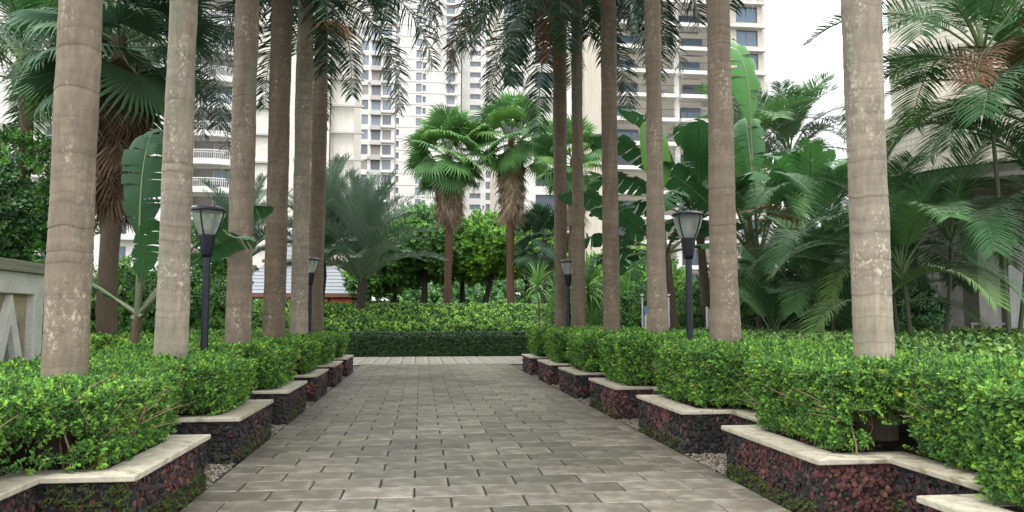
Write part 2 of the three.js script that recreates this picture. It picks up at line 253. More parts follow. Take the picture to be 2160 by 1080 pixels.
  { const lit = [], lc = []; for (let i = 0; i < 5200; i++) { const z = rr(3, zEnd - 0.2) ** 1, ph = ((z - S0) % PER + PER) % PER, f = ph > 0.3 && ph < LEN - 0.3 ? Math.abs(OX) + 0.27 : Math.abs(IX) + 0.27; lit.push(mat4(V(sd * (f + 0.5 * R() ** 1.5), H + 0.045 + rr(0, 0.02), -z), rr(-0.6, 0.6), R() * 6.3, rr(-0.6, 0.6), rr(0.7, 1.4))); lc.push(C(0.15, 0.065, 0.035).multiplyScalar(rr(0.35, 1.5))); } const lg = new GB(); lg.quad(V(-0.025, 0, 0), V(0, 0.004, 0.011), V(0.025, 0.002, 0), V(0, -0.002, -0.011)); inst('leaf_litter', lg.geo(), M(C(1, 1, 1), 0.9), lit, lc, o); }
  const mg = new GB(); for (let i = 0; i < 22; i++) { const a = R() * 6.3, l = rr(0.008, 0.016), d = V(Math.cos(a) * 0.7, rr(0.5, 1), Math.sin(a) * 0.7).normalize().multiplyScalar(l), s = V(-Math.sin(a), 0, Math.cos(a)).multiplyScalar(0.004), b = V(rr(-0.02, 0.02), 0, rr(-0.02, 0.02)); mg.tri(b.clone().sub(s), b.clone().add(s), b.clone().add(d)); }
  inst('moss', mg.geo(), M(C(1, 1, 1), 0.95), moss, moss.map(() => C(0.06, 0.10, 0.012).multiplyScalar(rr(0.5, 1.4))), o);
  return o;
}
planter(-1, 'dark mossy lava-stone planter wall with pale coping, on the gate wall side of the path');
planter(1, 'red and black lava-stone planter wall with pale coping, on the railing side of the path');

// ---------------------------------------------------------------- leaf sprays and hedges
function spray(n, leafL, leafW, len, seed, spread = 1) { // twig along +y with leaves
  const q = new GB(), r = rng(seed);
  for (let i = 0; i < n; i++) {
    const t = (i + 0.5) / n, a = i * 2.4 + r() * 0.8, el = 0.15 + 0.9 * t + (r() - 0.5) * 0.5, l = leafL * (0.7 + 0.5 * r()), b = V(Math.sin(a) * 0.01, t * len, Math.cos(a) * 0.01);
    const d = V(Math.cos(a) * Math.cos(el) * spread, Math.sin(el), Math.sin(a) * Math.cos(el) * spread).normalize(), s = V(-Math.sin(a), 0.15 * (r() - 0.5), Math.cos(a)).multiplyScalar(leafW * (0.8 + 0.4 * r())), nn = V().crossVectors(s, d).normalize().multiplyScalar(leafW * 0.35);
    const m1 = b.clone().addScaledVector(d, l * 0.45), tip = b.clone().addScaledVector(d, l).addScaledVector(V(0, -1, 0), l * 0.18), e1 = m1.clone().add(s).add(nn), e2 = m1.clone().sub(s).add(nn);
    q.tri(b, e1, m1); q.tri(b, m1, e2); q.tri(m1, e1, tip); q.tri(m1, tip, e2);
  }
  return q.geo();
}
const sprayS = [spray(12, 0.037, 0.0085, 0.085, 1), spray(11, 0.042, 0.0095, 0.07, 2)];
const sprayM = spray(12, 0.09, 0.024, 0.14, 3), sprayL = spray(14, 0.15, 0.042, 0.25, 4), sprayD = spray(14, 0.045, 0.014, 0.08, 5);
function hedge(side, label) {
  R = rng(side < 0 ? 41 : 43);
  const o = thing('hedge', label, 'hedge'), top = side < 0 ? 0.97 : 1.10, OX = side < 0 ? LX : RX, IX = side < 0 ? LI : RI, back = side < 0 ? 4.15 : 4.9, soil = 0.46;
  const ms = [[], []], cs = [[], []], stems = new GB();
  const face = (z) => { // distance of the hedge face from the path axis, rounded over the blocks
    const ph = ((z - S0) % PER + PER) % PER, inB = Math.min(1, Math.max(0, Math.min(ph + 0.0, LEN - ph) / 0.22 + 0.15)), k = inB * inB * (3 - 2 * inB);
    return lerp(Math.abs(IX) + 0.17, Math.abs(OX) + 0.25, k);
  };
  const zE = S0 + (NB - 1) * PER + LEN - 0.15;
  const put = (x, y, z, dir, s, old) => { const k = R() < 0.5 ? 0 : 1; ms[k].push(matDir(V(x * side, y, -z), dir, s)); const b = rr(0.6, 1.35), tip = R();
    cs[k].push(old ? C(0.06, 0.165, 0.028).multiplyScalar(b) : tip < 0.015 ? C(0.32, 0.38, 0.05).multiplyScalar(b) : tip < 0.26 ? C(0.22, 0.41, 0.045).multiplyScalar(b) : tip < 0.65 ? C(0.14, 0.32, 0.04).multiplyScalar(b) : C(0.075, 0.205, 0.03).multiplyScalar(b)); };
  const N = 96000;
  for (let i = 0; i < N; i++) {
    const z = 2.9 + (zE - 2.9) * R() ** 1.35, far = z > 11 ? 1.5 : z > 8 ? 1.2 : 1, f = face(z), big = 0.07 * fbm(z * 1.7, side * 3, 1.1) + 0.05 * fbm(z * 5, 1, side);
    const ht = top + 0.10 * fbm(z * 1.3, 5.2, side);
    if (R() < 0.52) { // top
      const x = f + (back - f) * R() ** 1.15, e = Math.min(1, (x - f) / 0.22), y = ht - 0.10 * (1 - e) ** 2 + 0.06 * fbm(x * 4, z * 4, 2) - Math.abs(rr(0, 0.12)) * R(); put(x, y, z, V(rr(-0.7, 0.7), 1, rr(-0.7, 0.7)), rr(0.6, 1.25) * far, R() < 0.3);
    } else { // face, thinner towards the foot
      const y = soil + 0.03 + (ht - soil - 0.05) * R() ** 0.7, hole = fbm(z * 2.6, y * 2.6, side * 4), low = clamp01((y - soil) / (ht - soil));
      const bare = Math.exp(-(((low - 0.42) / 0.24) ** 2)); if (hole < -0.24 + 0.19 * bare && R() < 0.93) continue;
      const x = f - big - 0.03 + 0.05 * (1 - low) + Math.abs(rr(0, 0.16)) * R(); put(x, y, z, V(-side * rr(0.2, 1.3), rr(0, 1), rr(-0.6, 0.9)), rr(0.6, 1.25) * far, R() < 0.3);
    }
  }
  for (let i = 0; i < 9000; i++) { const z = 2.9 + (zE - 2.9) * R(), f = face(z); put(rr(f + 0.18, back), soil + 0.22 + (top - soil - 0.28) * R(), z, V(rr(-1, 1), rr(0, 1), rr(-1, 1)), rr(1, 1.6), R() < 0.3); }
  for (let i = 0; i < 5000; i++) { const x = rr(Math.abs(OX) + 0.3, back), f = face(zE); put(Math.max(x, f), soil + 0.1 + (top - soil) * 0.88 * R(), zE + rr(-0.1, 0.1), V(rr(-1, 1), rr(0, 1), -1), rr(1.2, 1.8), R() < 0.3); }
  for (let z = 3.2; z < zE; z += z < 9 ? 0.13 : 0.3) for (let j = 0; j < 2; j++) { // woody stems
    const f = face(z), x = f + rr(0.03, 0.45), h = rr(0.35, 0.6), p0 = V(x * side, soil - 0.03, -z + rr(-0.08, 0.08)), lean = V(rr(-0.18, 0.18), h, rr(-0.18, 0.18)), mid = p0.clone().addScaledVector(lean, 0.5).add(V(rr(-0.05, 0.05), 0, rr(-0.05, 0.05))), end = p0.clone().add(lean);
    stems.tube([p0, p0.clone().lerp(mid, 0.5).add(V(rr(-0.03, 0.03), 0, rr(-0.03, 0.03))), mid, end], [0.009, 0.008, 0.007, 0.004].map((r) => r * rr(0.7, 1.3)), 5);
    for (let b = 0; b < 7; b++) { const s = mid.clone().lerp(end, R() * 0.8), e = s.clone().add(V(-side * rr(-0.1, 0.28), rr(0.02, 0.22), rr(-0.25, 0.25))); stems.tube([s, s.clone().lerp(e, 0.5).add(V(0, rr(-0.03, 0.02), 0)), e], [0.005, 0.004, 0.002], 4); }
  }
  part('stems', stems.geo(), m.twig, o).userData.kind = 'stuff';
  for (let k = 0; k < 2; k++) inst('foliage', sprayS[k], m.leafW, ms[k], cs[k], o);
}
hedge(-1, 'bright green leafy hedge growing in the planter on the gate wall side');
hedge(1, 'bright green leafy hedge growing in the planter on the railing side');
function bedMass(name, label, cat, area, n, sp, pal, sc, kind, mat = m.leafF) { // area(R) -> [position, direction]
  const o = thing(name, label, cat, [0, 0, 0], 0, undefined, kind), ms = [], cs = [];
  for (let i = 0; i < n; i++) { const [p, d] = area(); ms.push(matDir(p, d, rr(...sc))); const c = pick(pal), b = rr(0.65, 1.35); cs.push(C(c[0] * b, c[1] * b, c[2] * b)); }
  inst('foliage', sp, mat, ms, cs, o); return o;
}
R = rng(51);
const lime = [[0.16, 0.33, 0.035], [0.10, 0.25, 0.035], [0.06, 0.17, 0.03], [0.22, 0.38, 0.05]], deep = [[0.03, 0.10, 0.028], [0.045, 0.13, 0.03], [0.025, 0.075, 0.024]], mid = [[0.06, 0.19, 0.035], [0.10, 0.26, 0.04], [0.045, 0.14, 0.03], [0.14, 0.31, 0.045]];
const slabArea = (x0, x1, z0, z1, h, faceShare = 0.25) => () => { // flat-topped bed: its top and the side towards the path end
  const x = rr(x0, x1), k = R();
  if (k < faceShare) return [V(x, h * R() ** 0.7, -z0 + rr(-0.05, 0.12)), V(rr(-0.6, 0.6), rr(0, 1), 1)];
  const z = z0 + (z1 - z0) * R() ** 1.3; return [V(x, h + 0.07 * fbm(x * 0.9, z * 0.9, 3) + 0.04 * fbm(x * 4, z * 4, 1) - 0.15 * R() ** 2, -z), V(rr(-0.7, 0.7), 1, rr(-0.7, 0.9))];
};
{
  const o = bedMass('ixora_bed', 'low clipped ground-cover bed dotted with orange flowers beside the railing', 'flower bed', slabArea(4.7, 17, 4, 19.5, 1.06, 0.05), 30000, sprayM, [[0.11, 0.22, 0.035], [0.07, 0.17, 0.03], [0.16, 0.27, 0.05], [0.05, 0.12, 0.03]], [0.7, 1.2]);
  const fl = spray(10, 0.03, 0.014, 0.03, 8, 1.5), ms = []; for (let i = 0; i < 150; i++) { const x = rr(5, 15), z = 8.5 + 10 * R(); ms.push(mat4(V(x, 1.1 + 0.07 * fbm(x * 0.9, z * 0.9, 3), -z), 0, R() * 6, 0, rr(0.9, 1.7))); }
  inst('blossoms', fl, M(C(1, 1, 1), 0.7), ms, ms.map(() => C(0.55, 0.13, 0.04).multiplyScalar(rr(0.6, 1.2))), o);
}
bedMass('ground_cover_bed', 'yellow-green clipped ground-cover bed under the big fan palm', 'shrub bed', (() => { const far = slabArea(-15, -4.2, 13, 26, 1.0, 0.12), near = slabArea(-5.4, -4.2, 5, 13, 0.68, 0.05); return () => R() < 0.8 ? far() : near(); })(), 24000, sprayM, lime, [0.7, 1.25]);
R = rng(52);
bedMass('clipped_hedge', 'low dark clipped box hedge across the end of the paved path', 'hedge', () => { const k = R(), x = rr(-9, 12); return k < 0.6 ? [V(x, 0.8 * R(), -30.2 + rr(-0.06, 0.05)), V(rr(-0.6, 0.6), rr(0, 0.8), 1)] : [V(x, 0.8 + rr(-0.04, 0.02) + 0.02 * fbm(x * 3, 1, 1), -30.2 - 1.1 * R()), V(rr(-0.6, 0.6), 1, rr(-0.6, 0.6))]; }, 30000, sprayD, [[0.035, 0.085, 0.03], [0.05, 0.11, 0.035], [0.025, 0.06, 0.025]], [1.1, 1.7]);
bedMass('shrub_bank', 'broad mounded bank of glossy light green shrubs behind the low box hedge', 'shrub bed', () => { const x = rr(-16, 13), t = R(), z = 31.4 + 4.5 * t, h = 0.95 + 0.9 * Math.min(1, t * 2.2) ** 0.8 + 0.12 * fbm(x * 0.7, z * 0.7, 5) + 0.1 * fbm(x * 3, z * 3, 2); return [V(x, h * (R() < 0.2 && t < 0.25 ? R() : 1) - 0.2 * R() ** 2, -z), V(rr(-0.6, 0.6), 1, rr(-0.2, 1.3))]; }, 26000, sprayM, [[0.24, 0.42, 0.06], [0.15, 0.31, 0.045], [0.08, 0.19, 0.035], [0.05, 0.12, 0.03]], [1.1, 1.8]);

// ---------------------------------------------------------------- palms
function frondGeo({ L, a0, a1, n, lw, ll, fwd = 0.55, vee = 0.3, droop = 0.6, plum = 0, t0 = 0.18, seed = 1, rad = 0.022, curve = 0, ex = 1.25 }) {
  const r = rng(seed), q = new GB(), st = new GB(), pts = [], K = 14; let p = V(0, 0, 0); const tan = [];
  for (let k = 0; k <= K; k++) { const t = k / K, a = lerp(a0, a1, t ** ex), d = V(Math.cos(a), Math.sin(a), curve * t).normalize(); pts.push(p.clone()); tan.push(d); p = p.clone().addScaledVector(d, L / K); }
  st.tube(pts, (t) => rad * (1 - 0.85 * t) + 0.002, 5);
  const at = (t, A) => { const f = Math.min(K - 1e-4, t * K), i = Math.floor(f); return A[i].clone().lerp(A[i + 1], f - i); };
  for (let i = 0; i < n; i++) for (const s of [-1, 1]) {
    const t = t0 + (1 - t0) * (i + 0.5 * r()) / n, b = at(t, pts), T = at(t, tan).normalize(), S = V(-T.z, 0, T.x).normalize().multiplyScalar(s); // sideways
    const N = V().crossVectors(S, T).multiplyScalar(s).normalize().multiplyScalar(T.x * 0 + 1); if (N.y < 0) N.negate();
    const prof = Math.min(1, 0.35 + 2.6 * (t - t0)) * Math.sqrt(Math.max(0.06, 1 - ((t - 0.45) / 0.62) ** 2)), l = ll * prof * (0.85 + 0.3 * r()), v = vee + plum * (r() * 2 - 1);
    let d = S.clone().addScaledVector(T, fwd * (0.7 + 0.6 * t) + 0.15 * (r() - 0.5)).addScaledVector(N, v).normalize(), c = b.clone(); const wv = V().crossVectors(d, N).normalize(); if (Math.abs(wv.y) > 0.95) wv.set(1, 0, 0);
    const Lp = [], Rp = [], hw = lw * (0.8 + 0.4 * r()), ws = [0.5, 1, 0.75, 0.03];
    for (let k = 0; k < 4; k++) { Lp.push(c.clone().addScaledVector(wv, hw * ws[k])); Rp.push(c.clone().addScaledVector(wv, -hw * ws[k])); c = c.clone().addScaledVector(d, l / 3); d = d.clone().add(V((r() - 0.5) * 0.16, -droop * (0.35 + 0.3 * k) * (0.8 + 0.4 * r()), (r() - 0.5) * 0.16)).normalize(); }
    q.strip(Lp, Rp);
  }
  return [q.geo(), st.geo()];
}
function addFrond(parent, g, m1, p, ry, tilt = 0, s = 1, m2 = m.rachis) { const o = part('frond', g[0], m1, parent, p); o.rotation.set(0, ry, tilt, 'YXZ'); o.scale.setScalar(s); part('rachis', g[1], m2, o); return o; }
const D = THREE.MathUtils.degToRad;
const royalF = [[82, -40, 3.8, 1], [70, -76, 4.4, 2], [60, -92, 4.7, 3], [52, -98, 4.9, 4], [42, -100, 4.9, 5], [26, -98, 4.7, 6]].map(([a, b, L, s]) => frondGeo({ L, a0: D(a), a1: D(b), n: 92, lw: 0.020, ll: 0.80, fwd: 0.55, vee: 0.05, droop: 0.85, plum: 0.75, seed: 100 + s, rad: 0.035, t0: 0.08, ex: 0.72 }));
function trunkGeo(H, prof, seed, ringStep = 0.13) { // ringed trunk: real steps and dips at the leaf scars
  const r = rng(seed), rings = []; let y = 0; while (y < H) { rings.push(y); y += ringStep * (0.45 + 1.1 * r()) * (y < 4 ? 1.25 : 0.75); }
  const pts = [], rad = (y) => { const t = y / H, i = Math.min(prof.length - 2, Math.floor(t * (prof.length - 1))), f = t * (prof.length - 1) - i, s = f * f * (3 - 2 * f); return lerp(prof[i], prof[i + 1], s); };
  const ys = []; for (let k = 0; k < rings.length; k++) { const a = rings[k], b = rings[k + 1] ?? H; const k2 = 0.4 + 1.0 * r() * r(); ys.push([a, -0.005 * k2], [a + 0.009, 0.0045 * k2], [lerp(a, b, 0.5), 0.0003], [b - 0.012, 0.0005 * k2]); }
  const q = new GB(), seg = 28, nv = ys.length, u0 = r(), v0 = r();
  for (const [yy, off] of ys) for (let j = 0; j <= seg; j++) { const a = j / seg * 2 * PI, w = 0.012 * NZ.noise(Math.cos(a) * 1.2 + seed, Math.sin(a) * 1.2, yy * 1.1) + 0.006 * NZ.noise(Math.cos(a) * 3, Math.sin(a) * 3 + seed, yy * 4), dy = 0.03 * NZ.noise(Math.cos(a) * 1.1, yy * 1.3, Math.sin(a) * 1.1 + seed); q.v(V(Math.cos(a) * (rad(yy) + off + w), yy + dy, Math.sin(a) * (rad(yy) + off + w)), u0 + j / seg, yy / 4.5 + v0 * 0.03); }
  for (let k = 0; k < nv - 1; k++) for (let j = 0; j < seg; j++) { const a = k * (seg + 1) + j, b = a + 1, c = a + seg + 1, d = c + 1; q.i.push(a, c, b, b, c, d); }
  return q.geo();
}
const shaftG = new THREE.LatheGeometry([[0.17, 0], [0.19, 0.12], [0.185, 0.5], [0.15, 0.95], [0.09, 1.25], [0.05, 1.45]].map(([x, y]) => new THREE.Vector2(x, y)), 20);
const bloomG = (() => { const q = new GB(), r = rng(77); for (let i = 0; i < 170; i++) { const a = r() * 6.3, pts = []; let p = V(0, 0, 0), d = V(Math.cos(a), 0.4 - 0.4 * r(), Math.sin(a)).normalize(); for (let k = 0; k < 6; k++) { pts.push(p.clone()); p = p.clone().addScaledVector(d, 0.085 + 0.04 * r()); d.add(V(0.4 * (r() - 0.5), -0.28, 0.4 * (r() - 0.5))).normalize(); } q.tube(pts, (t) => 0.008 * (1 - 0.6 * t), 3); } return q.geo(); })();
const bandM = { low: M(C(1, 1, 1), 0.9, { map: bark[2].map, bumpMap: bumpTex, bumpScale: 0.004 }) };
function royalPalm(i, side, x, z, prof, H, mat, label, phase, opt = {}) {
  R = rng(200 + i);
  const o = thing('royal_palm', label, 'palm tree', [x, 0.35, z], 0, side < 0 ? 'royal palms along the gate wall side' : 'royal palms along the railing side');
  part('trunk', trunkGeo(H, prof, 300 + i), mat, o);
  const r1 = prof[prof.length - 1] / 0.17;
  const sh = part('crownshaft', shaftG, m.shaft, o, [0, H - 0.04, 0]); sh.scale.set(r1, 1, r1);
  const N = 18; for (let k = 0; k < N; k++) { if (opt.gap !== undefined && k > 4 && Math.cos(phase + k * 2.4 - opt.gap) > 0.3) continue; const v = Math.min(5, Math.floor(k / N * 6)), g = royalF[v]; addFrond(o, g, opt.dry && k === N - 1 ? m.deadFrond : pick(m.royal), [0, H + 1.25 - 0.03 * k, 0], phase + k * 2.4, rr(-0.06, 0.06), rr(0.92, 1.06)); }
  if (opt.bloom) { part('flower_cluster', bloomG, m.flower, o, [Math.cos(opt.bloom) * 0.42, H + 0.1, Math.sin(opt.bloom) * 0.42]).scale.setScalar(1.45); }
  return o;
}
const ords = ['first', 'second', 'third', 'fourth', 'fifth', 'sixth'];
{
  const LP = [[0.158, 0.154, 0.156, 0.16, 0.155], [0.192, 0.168, 0.15, 0.16, 0.15], [0.195, 0.18, 0.175, 0.18, 0.16], [0.21, 0.2, 0.2, 0.2, 0.17], [0.215, 0.19, 0.19, 0.2, 0.17], [0.215, 0.175, 0.2, 0.2, 0.17]];
  const RP = [[0.166, 0.158, 0.172, 0.17, 0.155], [0.195, 0.165, 0.145, 0.15, 0.15], [0.195, 0.15, 0.125, 0.14, 0.14], [0.185, 0.165, 0.16, 0.16, 0.15], [0.19, 0.16, 0.135, 0.13, 0.13], [0.185, 0.16, 0.175, 0.2, 0.19]];
  const LXs = [-2.70, -2.82, -2.755, -2.76, -2.75, -2.77], RXs = [3.9, 3.76, 3.81, 3.79, 3.73, 3.84];
  for (let k = 0; k < 6; k++) {
    const z = -(6.28 + 2.93 * k), far = ords[5 - k];
    royalPalm(k, -1, LXs[k], z, LP[k], 8.85, bark[k % 3 === 1 ? 1 : k > 2 ? 2 : 0], `grey ringed royal palm trunk in the gate wall side planter, ${far} from the far hedge`, 0.4 + k * 0.9, { bloom: k === 5 ? 1.1 : 0, gap: k === 5 ? -PI / 2 + 0.3 : k === 4 ? PI / 2 - 0.2 : undefined });
    royalPalm(k + 6, 1, RXs[k], z, RP[k], k === 5 ? 8.85 : 9.1, bark[k === 0 ? 1 : k < 3 ? 0 : 2], `grey ringed royal palm trunk in the railing side planter, ${far} from the far hedge`, 1.7 + k * 1.1, { dry: k === 3 || k === 4 });
  }
}
// fan palms
function fanGeo(Rd, seed, { dead = false, segs = 30, span = 4.3 } = {}) { // blade lies in x-y' plane: hub at origin, opens towards +x, gravity -y
  const r = rng(seed), q = new GB();
  for (let i = 0; i < segs; i++) {
    const a0 = (i / segs - 0.5) * span, a1 = ((i + 1) / segs - 0.5) * span, am = (a0 + a1) / 2, l = Rd * (0.82 + 0.18 * Math.cos(am * 0.55)) * (0.92 + 0.16 * r()), sp = l * (0.5 + 0.12 * r());
    const P = (a, rad, up) => V(Math.cos(a) * rad, up - 0.16 * rad * rad / Rd * (dead ? 0.5 : 1), Math.sin(a) * rad), h = V(0, 0, 0), e0 = P(a0, sp, -0.012), e1 = P(a1, sp, -0.012), c = P(am, sp, 0.028);
    q.tri(h, c, e0); q.tri(h, e1, c);
    const dr = (dead ? 0.15 : 0.22) * (0.4 + r()), mt = P(am + (r() - 0.5) * 0.02, lerp(sp, l, 0.55), 0.01 - dr * 0.2 * Rd), tp = P(am + (r() - 0.5) * 0.06, l, -dr * Rd), w = sp * (a1 - a0) * 0.30, sd = V(-Math.sin(am), 0, Math.cos(am)).multiplyScalar(w);
    q.tri(e0, c, mt.clone().sub(sd)); q.tri(c, e1, mt.clone().add(sd)); q.tri(c, mt.clone().add(sd), mt.clone().sub(sd)); q.tri(mt.clone().sub(sd), mt.clone().add(sd), tp);
  }
  return q.geo();
}
const fanG = [fanGeo(0.95, 401), fanGeo(0.9, 402, { span: 4.7 }), fanGeo(1.0, 403, { span: 3.9 })], fanDeadG = [0, 1, 2].map((s) => fanGeo(0.95, 410 + s, { dead: true, segs: 18, span: 1.5 }));
const petG = (() => { const q = new GB(); q.tube([V(0, 0, 0), V(0.5, 0.03, 0), V(1, 0, 0)], (t) => 0.022 - 0.010 * t, 5); return q.geo(); })();
function fanPalm(x, z, { H, trunkR, headR = 1.0, n = 30, skirt = 2, deadN = 46, mats = m.fan, dmats = m.dead, trunk = m.trunkRed, label, seed, skR = 0.55, group }) {
  R = rng(seed);
  const o = thing('fan_palm', label, 'palm tree', [x, 0, z], rr(0, 6), group), q = new GB();
  q.tube(Array.from({ length: 14 }, (_, k) => V(0.05 * Math.sin(k * 0.6 + seed), H * k / 13, 0.05 * Math.cos(k * 0.5 + seed))), (t) => trunkR * (1.12 - 0.2 * t + 0.06 * Math.sin(t * 60)), 12);
  part('trunk', q.geo(), trunk, o);
  for (let k = 0; k < n; k++) {
    const t = k / (n - 1), el = lerp(1.5, -0.7, t ** 1.05) + rr(-0.12, 0.12), az = k * 2.4 + rr(-0.2, 0.2), len = headR * rr(0.72, 1.0), d = V(Math.cos(az) * Math.cos(el), Math.sin(el), -Math.sin(az) * Math.cos(el)), base = V(0, H - 0.35 * t, 0);
    const lf = part('leaf', pick(fanG), pick(mats), o); const e = base.clone().addScaledVector(d, len); lf.position.copy(e);
    lf.rotation.set(rr(-0.6, 0.6), az, Math.min(1.5, el) - rr(-0.2, 0.5) * (0.4 + t), 'YZX'); lf.scale.setScalar(headR * rr(0.72, 0.9));
    const pt = part('stalk', petG, m.pet, lf); // back from the hub to the trunk
    const inv = new THREE.Quaternion().copy(lf.quaternion).invert(), loc = d.clone().negate().applyQuaternion(inv); pt.quaternion.setFromUnitVectors(V(1, 0, 0), loc); pt.scale.set(len / lf.scale.x, 1, 1);
  }
  for (let k = 0; k < deadN; k++) {
    const t = (k + 0.5) / deadN, az = k * 2.4 + rr(-0.3, 0.3), y = H - 0.45 - skirt * 0.72 * t, rad = trunkR + 0.06 + skR * 0.5 * Math.sin(Math.min(1, 0.25 + (1 - t)) * 1.4) * rr(0.4, 1.05);
    const lf = part('dead_leaf', pick(fanDeadG), pick(dmats), o); lf.position.set(Math.cos(az) * rad * 0.55, y, -Math.sin(az) * rad * 0.55); lf.rotation.set(rr(-0.3, 0.3), az, -PI / 2 + rr(0.02, 0.34) * (1.3 - t), 'YZX'); lf.scale.setScalar(rr(0.8, 1.1) * Math.min(1.25, skR * 1.8));
  }
  return o;
}
const cg = 'fan palms behind the shrub bank';
fanPalm(1.23, -35, { H: 9.1, trunkR: 0.17, headR: 1.42, label: 'fan palm with full bright crown and short straw skirt, nearest the silver date palms', seed: 501, skirt: 3.0, skR: 1.05, deadN: 60, n: 40, group: cg });
fanPalm(4.1, -35, { H: 9.9, trunkR: 0.17, headR: 1.4, label: 'tall fan palm with long ragged straw skirt and red-brown trunk, beside the round green trees', seed: 502, skirt: 3.9, skR: 0.95, deadN: 70, n: 36, group: cg });
fanPalm(6.6, -33, { H: 8.5, trunkR: 0.16, headR: 1.3, label: 'fan palm partly hidden behind the railing side royal palms', seed: 503, skirt: 2.6, skR: 0.8, n: 34, group: cg });
fanPalm(5.7, -35.5, { H: 5.1, trunkR: 0.18, headR: 1.25, label: 'short young fan palm with dark drooping leaves beside the far lamp', seed: 504, skirt: 1.0, deadN: 16, n: 24, mats: m.fanDark, trunk: m.trunkDark, group: cg });
fanPalm(-6.1, -16, { H: 7.2, trunkR: 0.18, headR: 1.42, label: 'large dark fan palm with long brown hanging skirt behind the gate wall side planter', seed: 505, skirt: 3.4, deadN: 80, n: 34, mats: m.fanDark, dmats: m.deadDark, trunk: m.trunkTan, skR: 0.8 });
// feather palms
const dateF = [[86, 48, 2.8, 1], [77, 25, 3.0, 2], [68, 8, 3.1, 3], [57, -12, 3.0, 4], [42, -30, 2.7, 5]].map(([a, b, L, s]) => frondGeo({ L, a0: D(a), a1: D(b), n: 78, lw: 0.013, ll: 0.52, fwd: 0.95, vee: 0.55, droop: 0.14, plum: 0.3, seed: 600 + s, rad: 0.03, t0: 0.12 }));
function featherPalm(name, label, x, z, H, tr, trunkMat, fr, mats, n, sc, seed, group) {
  R = rng(seed); const o = thing(name, label, 'palm tree', [x, 0, z], rr(0, 6), group), q = new GB();
  q.tube(Array.from({ length: 10 }, (_, k) => V(0.04 * Math.sin(k + seed), H * k / 9, 0.04 * Math.cos(k))), (t) => tr * (1.05 - 0.1 * t + 0.1 * Math.sin(t * 40) + (t > 0.8 ? 0.35 : 0)), 10); part('trunk', q.geo(), trunkMat, o);
  for (let k = 0; k < n; k++) addFrond(o, fr[Math.min(fr.length - 1, Math.floor(k / n * fr.length))], pick(mats), [0, H - 0.02 * k * sc, 0], k * 2.4, rr(-0.1, 0.1), sc * rr(0.85, 1.1));
  return o;
}
featherPalm('date_palm', 'silver-grey date palm with feathery upright crown and short dark trunk, nearest the round trees', -2.5, -33, 4.2, 0.19, m.trunkDark, dateF, m.date, 52, 1.3, 611, 'silver date palms');
featherPalm('date_palm', 'silver-grey date palm half hidden by the gate wall side royal palms', -4.3, -34, 5.0, 0.17, m.trunkDark, dateF, m.date, 50, 1.25, 612, 'silver date palms');
featherPalm('date_palm', 'silver-grey date palm standing in front of the pavilion roof', -7.4, -33, 4.4, 0.17, m.trunkDark, dateF, m.date, 36, 1.1, 613, 'silver date palms');
const arecaF = [[80, 15, 2.2, 1], [66, -20, 2.4, 2], [54, -45, 2.5, 3], [42, -70, 2.5, 4], [26, -88, 2.3, 5]].map(([a, b, L, s]) => frondGeo({ L, a0: D(a), a1: D(b), n: 66, lw: 0.0112, ll: 0.62, fwd: 0.75, vee: 0.35, droop: 0.42, plum: 0.06, seed: 700 + s, rad: 0.018, t0: 0.22 }));
const stemG = (() => { const q = new GB(); q.tube(Array.from({ length: 12 }, (_, k) => V(0.06 * Math.sin(k * 0.25), k / 11, 0)), (t) => 0.042 - 0.012 * t + (Math.floor(t * 11) % 2 ? 0.002 : 0), 8); return q.geo(); })();
function arecaClump(x, z, label, { stems = 5, h = [1.5, 3.5], spread = 0.7, sc = 1, seed, per = 8, mats = m.areca, dead = 0, y = 0.1, at }) {
  if (at) stems = at.length;
  R = rng(seed); const o = thing('areca_palm', label, 'palm tree', [x, y, z], 0, 'feathery cane palms on the railing side');
  for (let s = 0; s < stems; s++) {
    const a = s * 2.4 + rr(-0.3, 0.3), b = spread * Math.sqrt((s + 0.3) / stems), H = at ? at[s][2] : rr(...h), p = at ? V(at[s][0], 0, at[s][1]) : V(Math.cos(a) * b, 0, Math.sin(a) * b), st = part('cane', stemG, m.cane, o, [p.x, 0, p.z]); st.scale.set(1, H, 1); st.rotation.set(Math.sin(a) * 0.12, 0, -Math.cos(a) * 0.12);
    const top = V(p.x + Math.sin(0.12) * H * Math.cos(a), H * 0.99, p.z + Math.sin(0.12) * H * Math.sin(a));
    for (let k = 0; k < per; k++) addFrond(o, arecaF[Math.min(4, Math.floor(k / per * 5))], dead && R() < dead ? m.deadFrond : R() < 0.07 ? mats[2] : R() < 0.4 ? mats[1] : mats[0], [top.x, top.y - 0.02 * k, top.z], k * 2.4 + a, rr(-0.12, 0.12), sc * rr(0.85, 1.12));
  }
  return o;
}
arecaClump(8.9, -13.6, 'arching cane palm clump in front of the curved tiled drum', { at: [[0.75, 0.1, 3.0], [0.1, 0.3, 2.3], [0.4, -0.5, 2.6], [-0.4, -0.2, 1.7]], sc: 1.05, seed: 801, dead: 0.03, per: 11 });
arecaClump(11.0, -12.9, 'tall cane palm with tan dry fronds over the grey columns', { at: [[0.35, -0.1, 3.6], [-0.35, 0.0, 6.3], [0.35, 0.3, 5.7], [0.0, -0.4, 5.2]], sc: 1.3, seed: 802, dead: 0.06, per: 15 });
arecaClump(9.0, -16.5, 'dark cane palm clump in the shade between travellers palm and tiled drum', { stems: 7, h: [0.8, 3.2], spread: 1.2, sc: 0.95, seed: 803, dead: 0.03 });
arecaClump(10.6, -20.5, 'pale green cane palm clump below the coconut palm', { stems: 7, h: [1.2, 4.6], spread: 1.3, sc: 1.15, seed: 805 });
